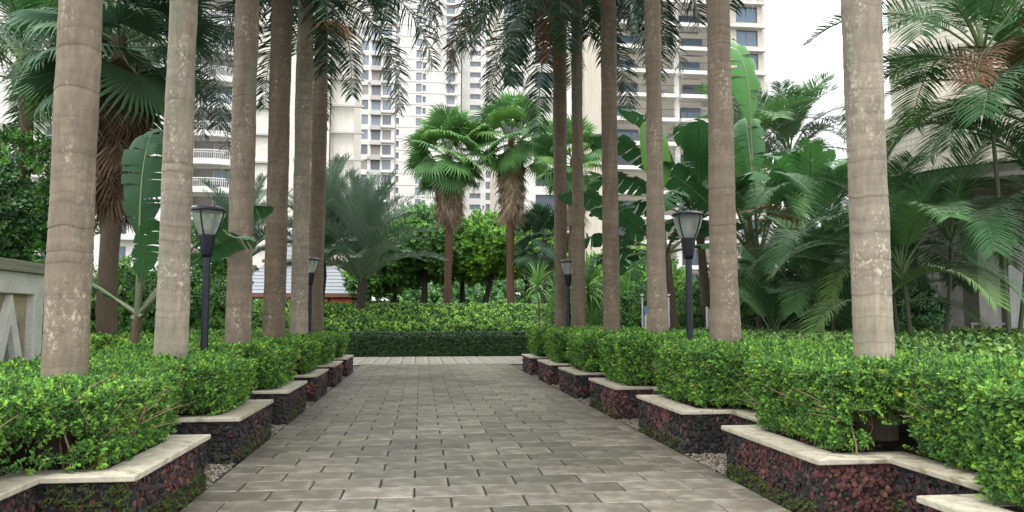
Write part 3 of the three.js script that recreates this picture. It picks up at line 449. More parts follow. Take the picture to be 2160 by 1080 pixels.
featherPalm('coconut_palm', 'coconut palm with thin upright fronds against the white sky', 14.2, -28, 7.9, 0.16, m.trunkTan, arecaF, [m.date[0], m.areca[1], m.date[1]], 26, 1.6, 621);
featherPalm('coconut_palm', 'coconut palm behind the travellers palm below the balcony tower', 12.0, -27, 7.4, 0.15, m.trunkTan, arecaF, [m.areca[1], m.date[0]], 26, 1.5, 622);
featherPalm('coconut_palm', 'young feather palm rising behind the white gate wall', -9.3, -19, 7.6, 0.14, m.trunkTan, arecaF, m.areca, 22, 1.55, 623);
R = rng(640);
{ // two more plain royal palm trunks behind the gate wall side bed
  const o = royalPalm(20, -1, -8.0, -21, [0.17, 0.16, 0.16, 0.16, 0.15], 7.4, bark[1], 'slim pale royal palm behind the large dark fan palm', 2.2); o.userData.group = 'palms behind the gate wall side bed';
}
// ---------------------------------------------------------------- bananas and travellers palms
function bladeGeo(L, W, seed, tear = 0.35, bend = 0.9) { // midrib from origin along +x curving down
  const r = rng(seed), q = new GB(), K = 34, pts = [], tn = []; let p = V(0, 0, 0);
  for (let k = 0; k <= K; k++) { const t = k / K, a = 0.25 - bend * t * t; pts.push(p.clone()); tn.push(V(Math.cos(a), Math.sin(a), 0)); p = p.clone().add(V(Math.cos(a), Math.sin(a), 0).multiplyScalar(L / K)); }
  const wid = (t) => W * Math.min(1, Math.sin(Math.min(1, t * 2.4 + 0.06) * PI / 2)) * Math.sqrt(Math.max(0.02, 1 - Math.max(0, (t - 0.6) / 0.41) ** 2.2));
  for (const s of [-1, 1]) {
    let ang = 0.35, a2 = 0.0, k0 = 0, next = 0, sk = 0.12;
    for (let k = 0; k < K; k++) {
      if (k >= next) { next = k + 1 + Math.floor(r() * 5 / (0.4 + tear)); ang = 0.32 - tear * 1.1 * r(); a2 = -0.25 - tear * 0.9 * r(); sk = 0.05 + 0.25 * tear * r(); k0 = k; }
      const gap = k === k0 && k > 0 ? 0.12 * tear : 0, e = (kk, w, f) => { const t = kk / K, N = V(-tn[kk].y, tn[kk].x, 0), b = pts[kk].clone().addScaledVector(tn[kk], f * L / K); const w1 = wid(t) * Math.min(w, 0.5), w2 = wid(t) * Math.max(0, w - 0.5); return b.addScaledVector(V(0, 0, s), w1 * Math.cos(ang) + w2 * Math.cos(a2)).addScaledVector(N, w1 * Math.sin(ang) + w2 * Math.sin(a2)).addScaledVector(tn[kk], sk * w * wid(t)); };
      const A = [0.02, 0.5, 1].map((w) => e(k, w, gap * w * 3)), B = [0.02, 0.5, 1].map((w) => e(k + 1, w, 0)); q.strip(A, B);
    }
  }
  const st = new GB(); st.tube(pts, (t) => 0.022 * (1 - t * 0.85), 5); return [q.geo(), st.geo()];
}
const blade = [bladeGeo(2.0, 0.36, 901, 0.12, 0.5), bladeGeo(2.1, 0.36, 902, 0.55, 1.1), bladeGeo(1.9, 0.34, 903, 0.95, 1.5), bladeGeo(1.7, 0.38, 904, 0.05, 0.25)];
function paddlePlant(name, label, x, z, leaves, trunkPts, tr, seed, y = 0.1, tmat = m.trunkTan) { // leaves: [azimuth, elevation, stalk length, blade kind, material, scale, roll]
  R = rng(seed); const o = thing(name, label, 'plant', [x, y, z], 0, undefined), q = new GB(), pts = trunkPts.map((p) => V(...p)), cr = new THREE.CatmullRomCurve3(pts).getPoints(12), top = pts[pts.length - 1];
  q.tube(cr, (t) => tr * (1.15 - 0.25 * t + 0.07 * Math.sin(t * 50)), 9); part('trunk', q.geo(), tmat, o);
  for (const [az, el, len, k, mi, sc = 1, roll = 0] of leaves) {
    const d = V(Math.cos(az) * Math.cos(el), Math.sin(el), -Math.sin(az) * Math.cos(el)), e = top.clone().addScaledVector(d, len), lf = part('leaf', blade[k][0], m.banana[mi], o); lf.position.copy(e); lf.rotation.set(roll, az, el - 0.25, 'YZX'); lf.scale.setScalar(sc); part('midrib', blade[k][1], m.pet, lf);
    const st = new GB(); st.tube([top.clone().addScaledVector(d, -0.1), top.clone().lerp(e, 0.5), e], (t) => 0.05 - 0.028 * t, 6); part('stalk', st.geo(), m.petGrey, o);
  }
  return o;
}
// az 0 = +x, pi/2 = away from the camera, -pi/2 = towards it
paddlePlant('banana_plant', 'banana plant with one bright upright leaf and torn dark side leaves', 6.7, -19.5, [[1.7, 1.35, 1.7, 3, 2, 1.3, 0.15], [3.0, 0.35, 0.7, 2, 0, 1.1, 0.5], [3.4, 0.05, 0.8, 2, 0, 1.05, 0.5], [2.8, 0.75, 0.9, 1, 0, 1.2, 0.6], [3.7, 0.55, 0.8, 1, 0, 1.1, 0.5], [0.3, 0.6, 0.9, 2, 0, 1, -0.5], [-0.5, 0.2, 0.6, 2, 0, 1], [0.8, 0.9, 0.9, 1, 0, 1.1, -0.5], [-1.6, 0.5, 0.5, 2, 0, 0.9], [2.0, 0.1, 0.6, 2, 0, 1], [-2.4, -0.1, 0.5, 2, 0, 0.8]], [[0, 0, 0], [-0.15, 1.4, 0], [-0.3, 3.1, 0]], 0.11, 911);
paddlePlant('banana_plant', 'dark banana plant with drooping shredded leaves behind the railing side lamp', 7.9, -21, [[3.1, 0.9, 1.6, 2, 0, 1.4, 0.4], [3.3, 0.5, 1.4, 2, 0, 1.3, 0.5], [2.7, 1.2, 1.5, 1, 0, 1.3, 0.4], [3.6, 0.2, 1.1, 2, 0, 1.3, 0.5], [-2.2, 0.3, 1, 2, 0, 1.3], [0.2, 0.8, 1.2, 1, 0, 1.2, -0.5], [-1.2, 0.6, 0.8, 2, 0, 1.2], [3.0, -0.1, 0.8, 2, 0, 1.2, 0.5], [1.5, 0.9, 1, 2, 0, 1.2], [-0.6, 0.4, 0.8, 2, 0, 1.2, -0.4], [-1.9, 1.0, 1.0, 1, 0, 1.2]], [[0, 0, 0], [0.1, 1.8, 0], [-0.05, 4.2, 0]], 0.13, 912);
paddlePlant('travellers_palm', 'travellers palm with fan of pale leaf stalks and huge paddle leaves', 9.2, -20, [[1.75, 1.52, 3.9, 1, 1, 1.6, 0.1], [1.3, 1.35, 2.4, 1, 0, 1.3, -0.2], [0.1, 1.0, 1.6, 0, 1, 1.3, -0.9], [-0.1, 0.85, 2.2, 0, 2, 1.05, -0.9], [3.05, 1.2, 2.0, 1, 0, 1.2, 0.9], [3.1, 0.9, 1.7, 1, 0, 1.2, 0.8], [3.2, 1.4, 1.8, 1, 1, 1.1, 0.9], [0.0, 1.25, 1.5, 1, 1, 1.2, -0.8], [-0.2, 0.5, 1.4, 2, 0, 1.1, -0.6], [3.3, 0.55, 1.3, 2, 0, 1.1, 0.6], [-1.4, 1.2, 1.3, 1, 1, 1], [0.2, 0.3, 1.2, 2, 0, 1, -0.5]], [[0.1, 0, 0], [0.02, 1.3, 0], [-0.05, 2.9, 0]], 0.16, 913);
paddlePlant('travellers_palm', 'small travellers palm with one broad dark leaf beside the gate wall side bed', -4.32, -12.2, [[1.62, 1.62, 1.15, 1, 3, 0.95, 0], [0.45, 0.95, 1.3, 2, 0, 0.8, -0.7], [-0.3, 0.72, 1.1, 2, 0, 0.7, -0.5], [2.7, 0.5, 0.5, 1, 0, 0.7, 0.4], [-1.0, 1.3, 0.5, 1, 0, 0.55]], [[0, 0, 0], [0.03, 0.6, 0], [0.08, 1.25, 0]], 0.07, 914, 0.3);
// ---------------------------------------------------------------- broadleaf trees and shrubs
function tree(x, z, label, { H, crown, trunkR = 0.16, lean = [0, 0], n = 1500, pal, sp = sprayL, sc = [0.8, 1.4], seed, trunk = m.trunkDark, name = 'broadleaf_tree', cat = 'tree', group, base = 0, fork = 4 }) { // crown: list of [dx, y, dz, rx, ry, rz]
  R = rng(seed); const o = thing(name, label, cat, [x, base, z], 0, group);
  const q = new GB(), top = V(lean[0], H, lean[1]), tp = [V(0, 0, 0), V(lean[0] * 0.4, H * 0.4, lean[1] * 0.4), V(lean[0] * 0.8, H * 0.72, lean[1] * 0.8), top];
  q.tube(new THREE.CatmullRomCurve3(tp).getPoints(9), (t) => trunkR * (1.2 - 0.65 * t + 0.05 * Math.sin(t * 23)), 9); part('trunk', q.geo(), trunk, o);
  crown.forEach((c, i) => { const b = new GB(), e = V(c[0], c[1], c[2]), s = tp[2].clone().lerp(top, R() * 0.6); b.tube([s, s.clone().lerp(e, 0.5).add(V(rr(-0.2, 0.2), rr(0, 0.25), rr(-0.2, 0.2))), e], (t) => trunkR * 0.5 * (1 - 0.75 * t), 6); part('limb', b.geo(), trunk, o); });
  const ms = [], cs = [], tot = crown.reduce((a, c) => a + c[3] * c[4] + c[4] * c[5], 0);
  for (const c of crown) { const k = Math.round(n * (c[3] * c[4] + c[4] * c[5]) / tot);
    for (let i = 0; i < k; i++) {
      const d = V(rr(-1, 1), rr(-1, 1), rr(-1, 1)); if (d.length() < 0.05 || d.length() > 1) { i--; continue; } d.normalize();
      const no = fbm(d.x * 1.6 + c[0] * 3 + seed, d.y * 1.6, d.z * 1.6 + c[2]); if (no < -0.16 && R() < 0.75) continue;
      const rad = (0.55 + 0.45 * R() ** 0.5) * (1 + 0.55 * no), p = V(c[0] + d.x * c[3] * rad, c[1] + d.y * c[4] * rad, c[2] + d.z * c[5] * rad); if (p.y < 0.15) continue;
      ms.push(matDir(p, V(d.x + rr(-0.6, 0.6), d.y * 0.6 + rr(-0.2, 0.7), d.z + rr(-0.6, 0.6)), rr(...sc))); const cc = pick(pal), b = rr(0.65, 1.4); cs.push(C(cc[0] * b, cc[1] * b, cc[2] * b));
    } }
  inst('crown', sp, m.leafF, ms, cs, o); return o;
}
const bright = [[0.18, 0.41, 0.04], [0.13, 0.32, 0.035], [0.26, 0.48, 0.05], [0.08, 0.22, 0.03]];
const tg = 'round-crowned trees behind the shrub bank';
tree(-1.4, -42, 'round dark tree nearest the date palms behind the shrub bank', { H: 3.6, crown: [[0, 4.4, 0, 2.0, 1.5, 1.8], [-1.2, 3.6, 0.5, 1.3, 1.1, 1.2], [0.7, 5.3, 0, 1.4, 1.1, 1.2]], n: 3200, pal: mid, seed: 1001, group: tg });
tree(0.2, -41, 'dark leafy tree with straight black trunk behind the straw-skirted fan palm', { H: 4.4, crown: [[0, 5.8, 0, 2.2, 1.6, 1.9], [-1.4, 5.0, 0.3, 1.4, 1.2, 1.3], [1.2, 4.9, 0.4, 1.5, 1.2, 1.3]], trunkR: 0.2, n: 3800, pal: mid, seed: 1002, group: tg });
tree(2.3, -43, 'lime-topped tree with straight dark trunk between the two straw-skirted fan palms', { H: 4.2, crown: [[0, 5.7, 0, 1.7, 1.2, 1.5], [-0.9, 4.7, 0.5, 1.4, 1.2, 1.3], [0.9, 4.6, 0.2, 1.3, 1.2, 1.2]], trunkR: 0.19, n: 3200, pal: bright, seed: 1003, group: tg });
tree(2.9, -40.5, 'bright green tree on a leaning dark trunk behind the shrub bank', { H: 4.3, lean: [0.85, 0], crown: [[0.9, 5.5, 0, 1.8, 1.4, 1.6], [2.0, 4.9, 0.3, 1.3, 1.1, 1.2], [0.1, 4.9, 0.2, 1.3, 1.1, 1.2]], trunkR: 0.19, n: 3300, pal: bright, seed: 1004, group: tg });
tree(5.7, -41, 'broad bright green tree with forked dark trunk beside the far railing side lamp', { H: 4.0, crown: [[0, 5.4, 0, 1.9, 1.3, 1.8], [-1.2, 4.7, 0.3, 1.2, 1, 1.2], [1.2, 4.8, 0.3, 1.3, 1, 1.2], [0.1, 6.1, 0, 1.2, 0.8, 1.1]], trunkR: 0.2, n: 3000, pal: bright, seed: 1005, group: tg });
// far backdrop trees
{
  const far = [[-7, -52, 4.5], [-3.5, -55, 4], [0, -56, 4.2], [3.5, -54, 4.4], [7, -55, 4.6], [10.5, -50, 4.8], [14, -46, 4.6]];
  const fl = ['pavilion', 'date palms', 'tree nearest the date palms', 'leaning trunk', 'forked trunk', 'short young fan palm', 'banana plants'];
  far.forEach(([x, z, h], i) => tree(x, z, `pale hazy background tree seen low behind the ${fl[i]}`, { H: h * 0.55, crown: [[0, h * 0.72, 0, 2.3, h * 0.34, 2], [-1.5, h * 0.42, 0.5, 1.6, h * 0.36, 1.5], [1.5, h * 0.42, 0.5, 1.6, h * 0.36, 1.5]], n: 1900, pal: [[0.09, 0.23, 0.06], [0.14, 0.30, 0.08], [0.06, 0.16, 0.05]], sc: [1.1, 1.9], seed: 1020 + i, group: 'background trees beyond the round trees' }));
}
const shrub = (x, z, r, h, pal, seed, label, n = 1100, sp = sprayM, sc = [1, 1.7]) => tree(x, z, label, { H: h * 0.5, crown: [[0, h * 0.55, 0, r, h * 0.47, r], [-r * 0.6, h * 0.4, r * 0.3, r * 0.7, h * 0.38, r * 0.7], [r * 0.6, h * 0.45, r * 0.2, r * 0.7, h * 0.42, r * 0.7]], trunkR: 0.05, n, pal, sp, sc, seed, name: 'shrub', cat: 'shrub' });
shrub(6.7, -28, 1.3, 3.6, bright, 1101, 'bright leafy shrub behind the third railing-side palm', 2200, sprayL, [0.6, 1]);
shrub(8.8, -30, 1.7, 4.2, bright, 1102, 'tall bright shrub behind the banana plants', 2600, sprayL, [0.6, 1]);
shrub(11.5, -26, 2.0, 3.6, deep, 1103, 'dark shrub behind the travellers palm', 2600, sprayL, [0.6, 1]);
shrub(8.3, -21.8, 0.9, 2.4, mid, 1104, 'mid green shrub at the foot of the travellers palm', 1500);
shrub(10.3, -18.6, 1.4, 3.2, deep, 1105, 'dark shady shrub behind the cane palms', 2500);
shrub(11.9, -18.6, 1.0, 2.6, deep, 1106, 'dark shrub beside the tiled building corner', 2500);
shrub(7.0, -21.0, 0.55, 1.75, mid, 1107, 'small clipped round bush beside the white post sign', 1500, sprayD, [1.2, 1.8]);
shrub(7.3, -24, 1.0, 2.6, mid, 1108, 'leafy shrub behind the post sign', 1700);
shrub(-6.6, -24, 1.2, 2.7, mid, 1109, 'leafy shrub below the pavilion eaves', 1800);
shrub(-9.0, -25.5, 1.6, 3.3, mid, 1110, 'leafy shrub behind the slim pale royal palm', 2200);
shrub(-5.0, -27.5, 1.0, 2.1, lime, 1111, 'light green shrub near the far gate wall side lamp', 1500);
shrub(-6.9, -18.8, 1.0, 2.4, mid, 1112, 'leafy shrub between the large fan palm and the gate wall', 1800);
shrub(-8.1, -15.5, 1.0, 2.9, mid, 1113, 'mid green shrub behind the end of the gate wall', 1800);
shrub(-11.8, -27, 1.8, 2.9, deep, 1114, 'dark shrub in front of the cream apartment block', 2200);
tree(-8.0, -13.5, 'dense dark glossy tree rising over the white gate wall', { H: 2.2, crown: [[0, 3.2, 0, 1.3, 1.2, 1.3], [0.6, 2.9, 0.6, 1.0, 0.8, 1.0], [-0.5, 2.6, 0.8, 1.2, 0.9, 1]], n: 3600, pal: [...deep, [0.03, 0.09, 0.02], [0.06, 0.15, 0.03]], sp: sprayM, sc: [1, 1.7], seed: 1201 });
tree(-9.6, -18.5, 'loose small-leaved tree against the cream far building', { H: 3.2, crown: [[0.3, 4.4, 0, 1.5, 1.2, 1.3], [1.2, 3.6, 0.3, 0.9, 0.8, 0.9]], n: 1700, pal: mid, sp: sprayM, sc: [0.9, 1.5], seed: 1202 });
tree(-6.9, -26, 'small loose tree between the royal palms in front of the pavilion', { H: 3.0, crown: [[0, 3.8, 0, 1.1, 1.0, 1.0], [0.6, 3.0, 0.2, 0.8, 0.8, 0.8]], n: 1100, pal: mid, sp: sprayM, sc: [0.9, 1.5], seed: 1203 });
// dracaenas: strap-leaf rosettes on thin stems
const strapG = (() => { const r = rng(71), q = new GB(); for (let i = 0; i < 70; i++) { const a = r() * 6.3, el = 1.4 - 1.7 * (i / 70), L = []; const Rr = []; let p = V(0, 0.1 - i * 0.003, 0), d = V(Math.cos(a) * Math.cos(el), Math.sin(el), Math.sin(a) * Math.cos(el)); const s = V(-Math.sin(a), 0, Math.cos(a)); for (let k = 0; k < 5; k++) { const w = [0.014, 0.02, 0.018, 0.012, 0.001][k]; L.push(p.clone().addScaledVector(s, w)); Rr.push(p.clone().addScaledVector(s, -w)); p = p.clone().addScaledVector(d, 0.17); d = d.clone().add(V(0, -0.28, 0)).normalize(); } q.strip(L, Rr); } return q.geo(); })();
[[5.7, -25.0, 'dracaena clump with strap-leaf rosettes between the second and third far railing palms', 7], [7.2, -26.5, 'taller dracaena clump with strap-leaf rosettes beside the post sign', 9], [4.9, -27, 'dracaena clump with strap-leaf rosettes near the far railing side lamp', 6]].forEach(([x, z, label, n], i) => {
  R = rng(1300 + i); const o = thing('dracaena', label, 'plant', [x, 0, z], 0, 'dracaenas behind the railing side palms');
  for (let k = 0; k < n; k++) { const a = k * 2.4, b = 0.95 * Math.sqrt(k / n), h = rr(0.8, 2.6), p = V(Math.cos(a) * b, 0, Math.sin(a) * b), st = part('stem', stemG, m.trunkTan, o, [p.x, 0, p.z]); st.scale.set(0.9, h, 0.9); const ro = part('rosette', strapG, m.fan[k % 3], o, [p.x, h, p.z]); ro.scale.setScalar(rr(1.3, 1.8)); ro.rotation.y = a; }
});
// ---------------------------------------------------------------- lamps
function lampPost() {
  const o = thing('street_lamp', '', 'lamp', [0, 0, 0], 0, 'dark blue post lamps along the path'), lat = (p, n = 24) => new THREE.LatheGeometry(p.map(([x, y]) => new THREE.Vector2(x, y)), n);
  part('pole', lat([[0.075, 0.3], [0.075, 0.55], [0.05, 0.6], [0.048, 2.32], [0.044, 2.36]]), m.lamp, o);
  part('cup', lat([[0.0, 2.3], [0.065, 2.31], [0.07, 2.36], [0.085, 2.42], [0.105, 2.6], [0.108, 2.62], [0.09, 2.625]]), m.lamp, o);
  part('glass_shade', lat([[0.104, 2.60], [0.14, 2.68], [0.178, 2.78], [0.203, 2.87], [0.208, 2.93]], 40), m.glass, o);
  const top = part('cap', lat([[0.18, 2.925], [0.232, 2.928], [0.236, 2.945], [0.22, 2.96], [0.17, 2.985], [0.08, 3.0], [0.0, 3.003]], 40), m.lamp, o);
  for (let k = 0; k < 4; k++) { const a = k * PI / 2 + 0.5, q = new GB(); q.tube([[0.108, 2.6], [0.147, 2.68], [0.186, 2.78], [0.211, 2.87], [0.217, 2.93]].map(([r, y]) => V(Math.cos(a) * r, y, Math.sin(a) * r)), 0.011, 6); part('rib', q.geo(), m.lamp, o); }
  const lv = part('louvre', lat([[0.0, 2.62], [0.02, 2.62], [0.02, 2.68], [0.06, 2.69], [0.02, 2.715], [0.068, 2.725], [0.02, 2.75], [0.076, 2.76], [0.02, 2.785], [0.084, 2.795], [0.02, 2.82], [0.09, 2.83], [0.02, 2.85], [0.02, 2.9], [0, 2.92]]), m.louvre, o);
  return o;
}
const lamp0 = lampPost();
lamp0.position.set(-2.86, 0, -10.7); lamp0.rotation.y = 0.3; lamp0.userData.label = 'dark blue post lamp in front of the cream apartment block with curved balconies';
dup(lamp0, [3.84, 0, -10.7], 1.1, 'dark blue post lamp in front of the banana plants').scale.y = 1.015;
dup(lamp0, [-2.73, 0, -19.5], 0.2, 'dark blue post lamp in front of the pavilion roof, mostly hidden by trunks');
dup(lamp0, [3.77, 0, -19.5], 0.7, 'dark blue post lamp between the two far railing-side palms');
// ---------------------------------------------------------------- gate wall
{
  const o = thing('gate_wall', 'white rendered garden wall with triangular niche and weathered cap', 'wall', [-5.5, 0, -10], 0), zA = -2.6, zB = 2.0; // local z: far end -2, near end +
  const fr = new THREE.Shape([[-2.0, 0], [3.2, 0], [3.2, 2.12], [-2.0, 2.12]].map(([z, y]) => new THREE.Vector2(z, y)));
  fr.holes.push(new THREE.Path([[-1.76, 0.3], [-1.76, 1.84], [0.0, 1.84], [0.0, 0.3]].map(([z, y]) => new THREE.Vector2(z, y))));
  part('wall_frame', new THREE.ExtrudeGeometry(fr, { depth: 0.3, bevelEnabled: true, bevelSize: 0.01, bevelThickness: 0.01, bevelSegments: 1 }).rotateY(-PI / 2).translate(0, 0, 0), m.gateW, o);
  part('back_panel', box(0.1, 1.6, 1.8, -0.152, 1.05, -0.88), m.gateB, o);
  part('wall_cap', box(0.5, 0.15, 5.34, -0.15, 2.205, 0.6), m.gateCap, o);
  const t = new THREE.Shape([[-1.75, 0.3], [-1.16, 1.80], [-0.57, 0.3]].map((p) => new THREE.Vector2(...p))); t.holes.push(new THREE.Path([[-1.52, 0.3], [-1.16, 1.42], [-0.80, 0.3]].map((p) => new THREE.Vector2(...p))));
  part('niche_gable', new THREE.ExtrudeGeometry(t, { depth: 0.085, bevelEnabled: true, bevelSize: 0.008, bevelThickness: 0.008, bevelSegments: 1 }).rotateY(-PI / 2).translate(-0.01, 0, 0), m.gateW, o);
  part('niche_back', box(0.02, 1.2, 0.8, -0.094, 0.85, -1.16), m.grey, o);
}
// ---------------------------------------------------------------- signs, railings
{
  const pole = (h) => { const q = new GB(); q.tube([V(0, 0, 0), V(0, h, 0)], 0.03, 10); return q.geo(); }, ball = new THREE.SphereGeometry(0.048, 12, 8);
  const o = thing('notice_board', 'blue and white notice board on two chrome posts with ball tops', 'sign', [5.93, 0, -19], -0.25);
  for (const s of [-0.33, 0.33]) { const p = part('post', pole(2.02), m.chrome, o, [s, 0, 0]); part('ball', ball, m.chrome, p, [0, 2.06, 0]); }
  part('panel', box(0.56, 1.1, 0.03, 0, 1.25, 0), m.signW, o); part('blue_header', box(0.56, 0.22, 0.036, 0, 1.69, 0.001), m.blue, o); part('blue_edge', box(0.05, 1.1, 0.037, 0.262, 1.25, 0.001), m.blue, o);
  const w = thing('white_sign', 'small white sign panel on a post behind the second railing-side palm', 'sign', [7.42, 0, -19], 0.5); part('panel', box(0.34, 0.75, 0.03, 0, 1.35, 0), m.signW, w); part('post', pole(1.78), m.signW, w, [-0.2, 0, 0]);
  for (const [x, z, t, l] of [[14.0, -17.6, -0.1, 'grey metal railing between the two grey columns'], [15.6, -17.3, -0.1, 'grey metal railing beyond the pale column']]) {
    const r = thing('railing', l, 'railing', [x, 0.35, z], t, 'grey railings by the columns'); part('handrail', box(0.95, 0.05, 0.06, 0, 1.0, 0), m.grey, r); part('lower_rail', box(0.86, 0.035, 0.035, 0, 0.15, 0), m.grey, r); part('upper_rail', box(0.86, 0.03, 0.03, 0, 0.84, 0), m.grey, r);
    for (const s of [-0.43, 0.43]) part('post', box(0.055, 0.98, 0.055, s, 0.486, 0), m.grey, r); for (let k = 0; k < 6; k++) part('baluster', box(0.02, 0.66, 0.02, -0.31 + k * 0.125, 0.496, 0), m.grey, r);
  }
}
console.log('setting built');
// ---------------------------------------------------------------- buildings
function wallHoles(w, h, d, holes, mat, parent, p, name = 'wall') { // facade sheet with real openings, front face at z = 0
  const s = new THREE.Shape([new THREE.Vector2(0, 0), new THREE.Vector2(w, 0), new THREE.Vector2(w, h), new THREE.Vector2(0, h)]);
  for (const [x, y, a, b] of holes) s.holes.push(new THREE.Path([new THREE.Vector2(x, y), new THREE.Vector2(x, y + b), new THREE.Vector2(x + a, y + b), new THREE.Vector2(x + a, y)]));
  const g = new THREE.ExtrudeGeometry(s, { depth: d, bevelEnabled: false }).translate(0, 0, -d), pp = g.attributes.position, u = g.attributes.uv; for (let i = 0; i < pp.count; i++) u.setXY(i, pp.getX(i) / 14 + pp.getZ(i) / 9, pp.getY(i) / 14);
  return part(name, g, mat, parent, p);
}
const winCache = {};
function windowAt(parent, x, y, z, a, b, pm = m.pane, fm = m.wframe, bars = 1, d = 0.22) { // a x b opening at lower corner (x, y)
  const k = [a, b, bars].join(), c = winCache[k] ??= (() => { const t = 0.06, l = [box(a, t, 0.06, a / 2, t / 2, 0), box(a, t, 0.06, a / 2, b - t / 2, 0), box(t, b - 2 * t, 0.06, t / 2, b / 2, 0), box(t, b - 2 * t, 0.06, a - t / 2, b / 2, 0)]; for (let i = 1; i <= bars; i++) l.push(box(t * 0.8, b - 2 * t, 0.055, a * i / (bars + 1), b / 2, 0)); return [merge(l), box(a - 0.03, b - 0.03, 0.02, a / 2, b / 2, -0.02)]; })();
  const o = part('window', c[0], fm, parent, [x, y, z - d]); part('pane', c[1], pm, o); return o;
}
const tint = (i) => [m.pane, m.paneB, m.pane, m.inner, m.pane][Math.abs(Math.floor(i)) % 5];
{ // cream block with curved balconies, 85 m away
  const o = thing('apartment_block', 'cream apartment block with curved white balconies behind the gate wall side palms', 'building', [-25.2, 0, -85], 0), H = 48, fl = 3.04, y0 = 2.9;
  const holes = [], rows = 15; for (let k = 0; k < rows; k++) { const y = y0 + k * fl; holes.push([9.9, y + 1.0, 0.62, 1.3], [0.7, y + 0.15, 3.9, 2.35]); }
  wallHoles(15.0, H, 0.4, holes, m.wallC, o, [0, 0, 0]); part('core', box(14.9, H, 11, 7.5, H / 2, -7.2), m.inner, o); part('side_wall', box(0.3, H, 11.6, -0.16, H / 2, -6.2), m.wallC, o);
  part('recessed_wing', box(2.6, H - 0.8, 10, 16.3, H / 2 - 0.4, -6.2), m.wallC, o); part('pier', box(0.5, H, 1.0, 0.25, H / 2, 0.52), m.wallW, o);
  const bal = (() => { const s = new THREE.Shape(); s.moveTo(0, 0); s.lineTo(4.2, 0); s.lineTo(4.2, 0.7); s.quadraticCurveTo(2.1, 1.9, 0, 1.1); return new THREE.ExtrudeGeometry(s, { depth: 0.62, bevelEnabled: false }).rotateX(PI / 2).translate(0, 0.3, 0); })();
  const cv = new THREE.QuadraticBezierCurve3(V(0.04, 0, 1.06), V(2.1, 0, 1.85), V(4.16, 0, 0.66)), rail = (() => { const q = new GB(), pts = cv.getPoints(12); q.tube(pts.map((p) => p.clone().setY(1.2)), 0.045, 5); q.tube(pts.map((p) => p.clone().setY(0.95)), 0.025, 4); for (const p of cv.getPoints(22)) q.tube([p.clone().setY(0.28), p.clone().setY(1.2)], 0.022, 4); return q.geo(); })();
  for (let k = 0; k < rows; k++) {
    const y = y0 + k * fl, b = part('balcony', bal, m.wallW, o, [0.5, y, 0.005]); part('balcony_railing', rail, m.railW, b);
    windowAt(o, 9.9, y + 1.0, 0, 0.62, 1.3, m.pane, m.wframe, 1); windowAt(o, 2.6, y + 0.15, -0.1, 1.9, 2.2, tint(k * 1.7), m.wframeL, 1, 0.9);
    part('band', box(4.6, 0.22, 0.45, 6.95, y + 0.2, 0.226), m.band, o); part('band', box(3.6, 0.22, 0.35, 16.9, y + 0.9, 0.18), m.band, o).position.z = -1.0;
  }
}
{ // pale block behind the gate wall
  const o = thing('apartment_block', 'grey-white apartment block seen over the garden wall', 'building', [-45, 0, -80], 0.15), H = 42, holes = [], fl = 3.0;
  for (let k = 0; k < 13; k++) for (const x of [1.2, 4.0, 7.4, 10.2, 13.6, 16.0]) holes.push([x, 1 + k * fl, x === 7.4 ? 2.2 : 1.6, 1.8]);
  wallHoles(18.5, H, 0.4, holes, m.wallW, o, [0, 0, 0]); part('core', box(18.3, H, 10, 9.2, H / 2, -6), m.inner, o); holes.forEach(([x, y, a, b], i) => windowAt(o, x, y, 0, a, b, tint(i * 2.3), m.wframeL, 1));
  for (let k = 0; k < 13; k++) { part('balcony', box(3.2, 0.35, 1.1, 8.0, 0.55 + k * fl, 0.56), m.wallW, o); part('balcony', box(3.4, 0.35, 1.1, 14.9, 0.55 + k * fl, 0.56), m.wallW, o); part('balcony_railing', box(3.1, 0.06, 0.06, 8.0, 1.6 + k * fl, 1.05), m.rail, o); }
}
{ // slab tower A, 154 m away
  const o = thing('apartment_tower', 'white tower with stacked grey bay windows right behind the cream block', 'building', [-15, 0, -154], 0.0), H = 96, holes = [], fl = 3.05;
  for (let k = 0; k < 30; k++) { const y = 3 + k * fl; holes.push([0.35, y + 0.5, 1.25, 2.3], [2.4, y + 0.6, 1.7, 2.0], [4.7, y + 0.5, 1.9, 2.2], [7.0, y + 0.6, 1.7, 2.0]); }
  wallHoles(9.4, H, 0.5, holes, m.wallW, o, [0, 0, 0]); part('core', box(9.2, H, 12, 4.7, H / 2, -7), m.inner, o); holes.forEach(([x, y, a, b], i) => windowAt(o, x, y, 0, a, b, [m.paneH, m.paneF, m.inner, m.paneF, m.paneH][i % 5], i % 4 === 2 ? m.wframeL : m.wframe, i % 2));
  R = rng(2002); for (let k = 0; k < 30; k++) { const y = 3 + k * fl; if (R() < 0.6) part('air_conditioner', box(0.8, 0.6, 0.4, R() < 0.5 ? 4.4 : 2.0, y + rr(0, 0.5), 0.21), m.wallG, o); part('bay_sill', box(2.2, 0.9, 0.7, 5.65, y - 0.1, 0.36), k % 2 ? m.wallG : m.band, o); part('ledge', box(3.0, 0.25, 0.5, 8.0, y + 0.1, 0.26), m.wallW, o); part('floor_band', box(1.5, 0.6, 0.1, 0.95, y + 0.0, 0.06), m.wallG, o); }
}
R = rng(2001);
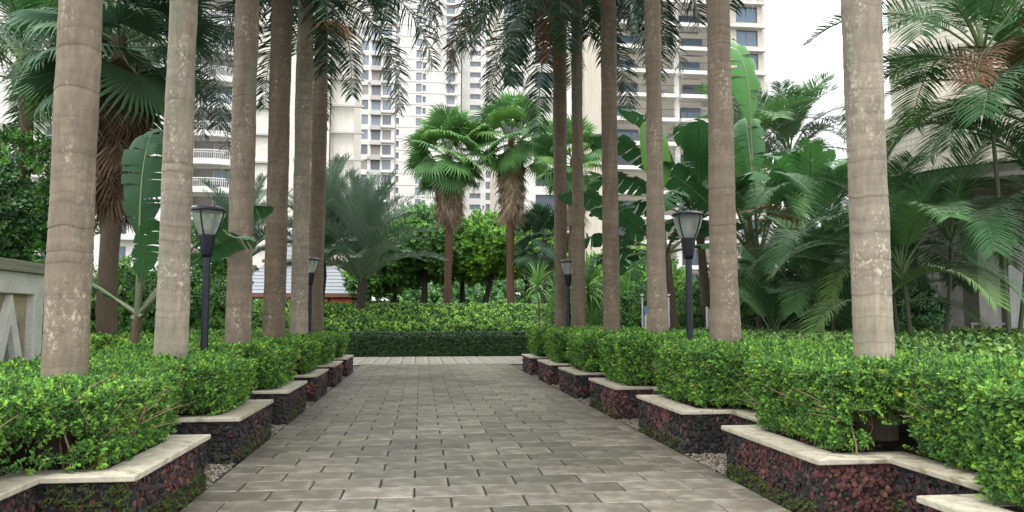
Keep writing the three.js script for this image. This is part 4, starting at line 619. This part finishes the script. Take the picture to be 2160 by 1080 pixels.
{ // tower B, 200 m away
  const o = thing('apartment_tower', 'tall cream tower with one column of tiny windows behind the fan palms', 'building', [-10, 0, -200], 0.0), H = 110, holes = [], fl = 3.07;
  for (let k = 0; k < 34; k++) { const y = 2 + k * fl; holes.push([3.0, y + 1, 0.9, 1.6], [8.2, y + 0.6, 1.5, 2.1], [9.9, y + 0.8, 0.9, 1.6], [16.2, y + 0.5, 2.2, 2.2]); }
  wallHoles(20, H, 0.5, holes, m.wallW, o, [0, 0, 0]); part('core', box(19.8, H, 12, 10, H / 2, -7), m.inner, o); holes.forEach(([x, y, a, b], i) => windowAt(o, x, y, 0, a, b, [m.paneF, m.paneH, m.paneF, m.paneH][i % 4], m.rail, i % 4 === 1 ? 1 : 0));
  for (let k = 0; k < 34; k++) { if (R() < 0.6) part('air_conditioner', box(0.9, 0.7, 0.5, rr(11.2, 15.2), 2.6 + k * fl, 0.26), m.wallG, o); part('floor_band', box(20.1, 0.08, 0.08, 10, 2.2 + k * fl, 0.05), m.wallG, o); part('ledge', box(3.2, 0.5, 0.7, 17.5, 2 + k * fl, 0.36), m.wallW, o); }
}
{ // tower D
  const o = thing('apartment_tower', 'pale tower with wide slot windows seen above the lime trees', 'building', [10.6, 0, -206], 0.0), H = 84, holes = [], fl = 3.05;
  for (let k = 0; k < 26; k++) { const y = 2.4 + k * fl; holes.push([2.2, y + 0.8, 3.0, 1.4], [6.6, y + 0.4, 1.2, 2.0], [8.6, y + 0.4, 2.6, 2.1], [12.4, y + 0.4, 1.6, 2.1], [16, y + 0.4, 2.6, 2.1]); }
  wallHoles(22, H, 0.5, holes, m.wallW, o, [0, 0, 0]); part('core', box(21.8, H, 12, 11, H / 2, -7), m.inner, o); holes.forEach(([x, y, a, b], i) => windowAt(o, x, y, 0, a, b, [m.paneF, m.paneF, m.paneH, m.paneF, m.inner][i % 5], m.rail, 1));
  for (let k = 0; k < 26; k++) part('balcony', box(7.6, 0.6, 1.4, 12.2, 2.2 + k * fl, 0.71), m.wallW, o);
}
{ // balcony tower on the railing side, 95 m away
  const o = thing('apartment_tower', 'beige and white tower with deep balconies and blue bay windows beside the open sky', 'building', [9.5, 0, -96], 0), fl = 3.2, H = 54, holes = [], rows = 16, yb = 24.15 - 7 * fl;
  for (let k = 0; k < rows; k++) { const y = yb + k * fl; holes.push([0.8, y + 0.6, 2.6, 2.0], [4.9, y + 0.5, 3.0, 2.1], [15.0, y + 0.05, 8.4, 2.55], [24.1, y + 0.05, 6.2, 2.55], [31.8, y + 0.55, 3.0, 2.2]); }
  wallHoles(36, H, 0.4, holes.filter((h) => h[0] < 14), m.wallW, o, [0, 0, 0], 'wing_wall');
  o.children[o.children.length - 1].geometry.dispose(); o.remove(o.children[o.children.length - 1]);
  wallHoles(11.2, H, 0.4, holes.filter((h) => h[0] < 11), m.wallW, o, [0, 0, 0], 'wing_wall');
  part('stair_wall', box(3.2, H, 1.0, 12.82, H / 2, 0.3), m.wallB, o);
  wallHoles(16.4, H, 0.4, holes.filter((h) => h[0] > 14 && h[0] < 31).map((h) => [h[0] - 14.44, h[1], h[2], h[3]]), m.wallW, o, [14.44, 0, 0], 'balcony_wall');
  wallHoles(4.6, H, 1.2, holes.filter((h) => h[0] > 31).map((h) => [h[0] - 30.86, h[1], h[2], h[3]]), m.wallB, o, [30.86, 0, 0.8], 'bay_wall');
  part('core', box(35.2, H - 0.1, 10, 17.8, H / 2, -7.4), m.wallB, o); part('corner_wing', box(0.7, H, 7, 35.85, H / 2, -3), m.wallW, o);
  const grid = (w) => { const q = [box(w, 0.07, 0.06, w / 2, 1.1, 0), box(w, 0.05, 0.05, w / 2, 0.2, 0)]; for (let x = 0.1; x < w; x += 0.28) q.push(box(0.03, 0.9, 0.03, x, 0.65, 0)); return merge(q); }, gA = grid(8.2), gB = grid(6.0);
  for (let k = 0; k < rows; k++) {
    const y = yb + k * fl;
    windowAt(o, 0.8, y + 0.6, 0, 2.6, 2.0, m.pane, m.wframe, 1); windowAt(o, 4.9, y + 0.5, 0, 3.0, 2.1, tint(k), m.wframe, 1); windowAt(o, 31.8, y + 0.55, 0.8, 3.0, 2.2, m.paneB, m.wframe, 1, 0.25);
    for (const [x, w, g] of [[15.0, 8.4, gA], [24.1, 6.2, gB]]) { const b = part('balcony', box(w + 0.3, 0.5, 1.2, w / 2, -0.22, 0.61), m.wallW, o, [x, y, 0]); part('balcony_railing', g, m.railD, b, [0.1, 0.03, 1.05]); windowAt(o, x + 0.9 + (k % 2) * 0.4, y + 0.05, 0, 2.8, 2.3, k % 3 ? m.paneB : m.pane, m.wframe, 2, 2.2); if (k % 2) part('air_conditioner', box(0.8, 0.6, 0.4, w - 1, 1.6, -1.4), m.wallG, b); }
    part('sill', box(4.9, 0.35, 0.6, 33.2, y - 0.1, 1.11), m.wallW, o);
  }
}
{ // tiled building on the railing side with curved drum, columns
  const o = thing('tiled_building', 'white-tiled building with curved drum over grey concrete columns', 'building', [15.5, 0, -20.5], 0);
  const up = new THREE.Group(); up.name = 'upper_storey'; o.add(up); up.position.set(-2.35, 0, 0.6); up.rotation.y = -0.82;
  const tileM = M(C(0.66, 0.63, 0.57), 0.5, { map: grimeTex });
  part('upper_wall', box(9, 9, 6, 4.5, 9.8, -3), tileM, up);
  const tl = []; for (let k = 0; k < 52; k++) tl.push(box(8.98, 0.010, 0.010, 4.5, 5.4 + k * 0.15, 0.002)); for (let k = 0; k < 59; k++) tl.push(box(0.010, 8.8, 0.010, 0.08 + k * 0.15, 9.8, 0.002)); part('tile_joints', merge(tl), M(C(0.5, 0.47, 0.42), 0.8), up);
  part('sill', box(0.9, 0.2, 0.4, 0.4, 8.9, 0.2), m.wallW, up);
  const drum = new THREE.CylinderGeometry(3.0, 3.0, 1.6, 64, 1).translate(0, 5.9, 0); part('drum', drum, tileM, o, [-0.4, 0, 2.1]);
  const dj = []; for (let k = 0; k < 10; k++) dj.push(new THREE.TorusGeometry(3.002, 0.006, 4, 64).rotateX(PI / 2).translate(0, 5.18 + k * 0.16, 0)); for (let k = 0; k < 130; k++) { const a = k / 130 * 2 * PI; dj.push(box(0.012, 1.6, 0.012, Math.cos(a) * 3.002, 5.9, Math.sin(a) * 3.002)); } part('tile_joints', merge(dj), M(C(0.5, 0.47, 0.42), 0.8), o, [-0.4, 0, 2.1]);
  part('soffit', new THREE.CylinderGeometry(2.85, 2.85, 0.3, 48).translate(0, 4.93, 0), m.conc, o, [-0.4, 0, 2.1]);
  for (const [x, z, w, mm] of [[-1.9, 1.0, 0.62, m.conc], [-0.6, 1.55, 0.62, m.conc], [0.1, 1.7, 0.5, m.concL], [0.75, 1.6, 0.7, m.concL], [2.2, 1.2, 0.7, m.conc], [-2.7, 0.2, 0.5, m.conc]]) part('column', box(w, 4.75, 0.6, 0, 2.4, 0), mm, o, [x, 0, z]);
  part('back_wall', box(8.6, 4.7, 0.3, 1.4, 2.36, -1.6), m.conc, o); part('plinth', box(8.6, 0.34, 4.2, 1.2, 0.17, 0.6), m.conc, o);
}
{ // pavilion with grey shingle roofs
  const o = thing('pavilion', 'play pavilion with stepped grey shingle roofs and red panels behind the shrub bank', 'building', [-7.0, 0.45, -46], 0);
  const rows = (w0, w1, d0, d1, y0, y1, n, mm) => { for (let k = 0; k < n; k++) { const t = k / n, t2 = (k + 1) / n + 0.04, g = new THREE.CylinderGeometry(1, 1, 1, 4, 1, true), p = g.attributes.position; for (let i = 0; i < p.count; i++) { const up = p.getY(i) > 0, t3 = up ? Math.min(1, t2) : t, a = Math.atan2(p.getZ(i), p.getX(i)) + PI / 4; const sx = Math.sign(Math.cos(a)) , sz = Math.sign(Math.sin(a)); p.setXYZ(i, sx * lerp(w0, w1, t3), lerp(y0, y1, t3) + (up ? 0 : 0.05), sz * lerp(d0, d1, t3)); } part('shingle_course', g.toNonIndexed(), mm, o); o.children[o.children.length - 1].geometry.computeVertexNormals(); } };
  rows(4.1, 1.6, 2.6, 1.0, 2.35, 4.2, 9, m.roofG); rows(1.9, 0.15, 1.3, 0.15, 4.3, 6.6, 9, m.roofG);
  part('eaves', box(8.3, 0.2, 5.3, 0, 2.28, 0), m.wood, o); part('upper_eaves', box(3.9, 0.14, 2.7, 0, 4.25, 0), m.wood, o);
  for (const x of [-3.8, -1.3, 1.3, 3.8]) for (const z of [-2.3, 2.3]) part('post', box(0.18, 2.2, 0.18, x, 1.1, z), m.wood, o);
  for (let k = 0; k < 5; k++) part('red_panel', box(1.1, 0.8, 0.06, -2.6 + k * 1.3, 1.7, 2.35), k % 2 ? m.orange : m.red, o);
  const b = thing('pavilion', 'small blue and white tent roof beside the shingle pavilion', 'building', [-3.6, 0.3, -47], 0);
  part('blue_roof', new THREE.ConeGeometry(1.5, 1.1, 4).rotateY(PI / 4).translate(0, 3.5, 0), m.roofB, b); part('white_canopy', new THREE.ConeGeometry(2.5, 1.0, 4).rotateY(PI / 4).translate(0, 2.7, 0), m.signW, b); for (const s of [-1.5, 1.5]) part('post', box(0.12, 2.3, 0.12, s, 1.15, 1.5), m.red, b); part('red_panel', box(2.8, 0.7, 0.05, 0, 1.75, 1.58), m.red, b);
}
renderer.render(scene, camera);
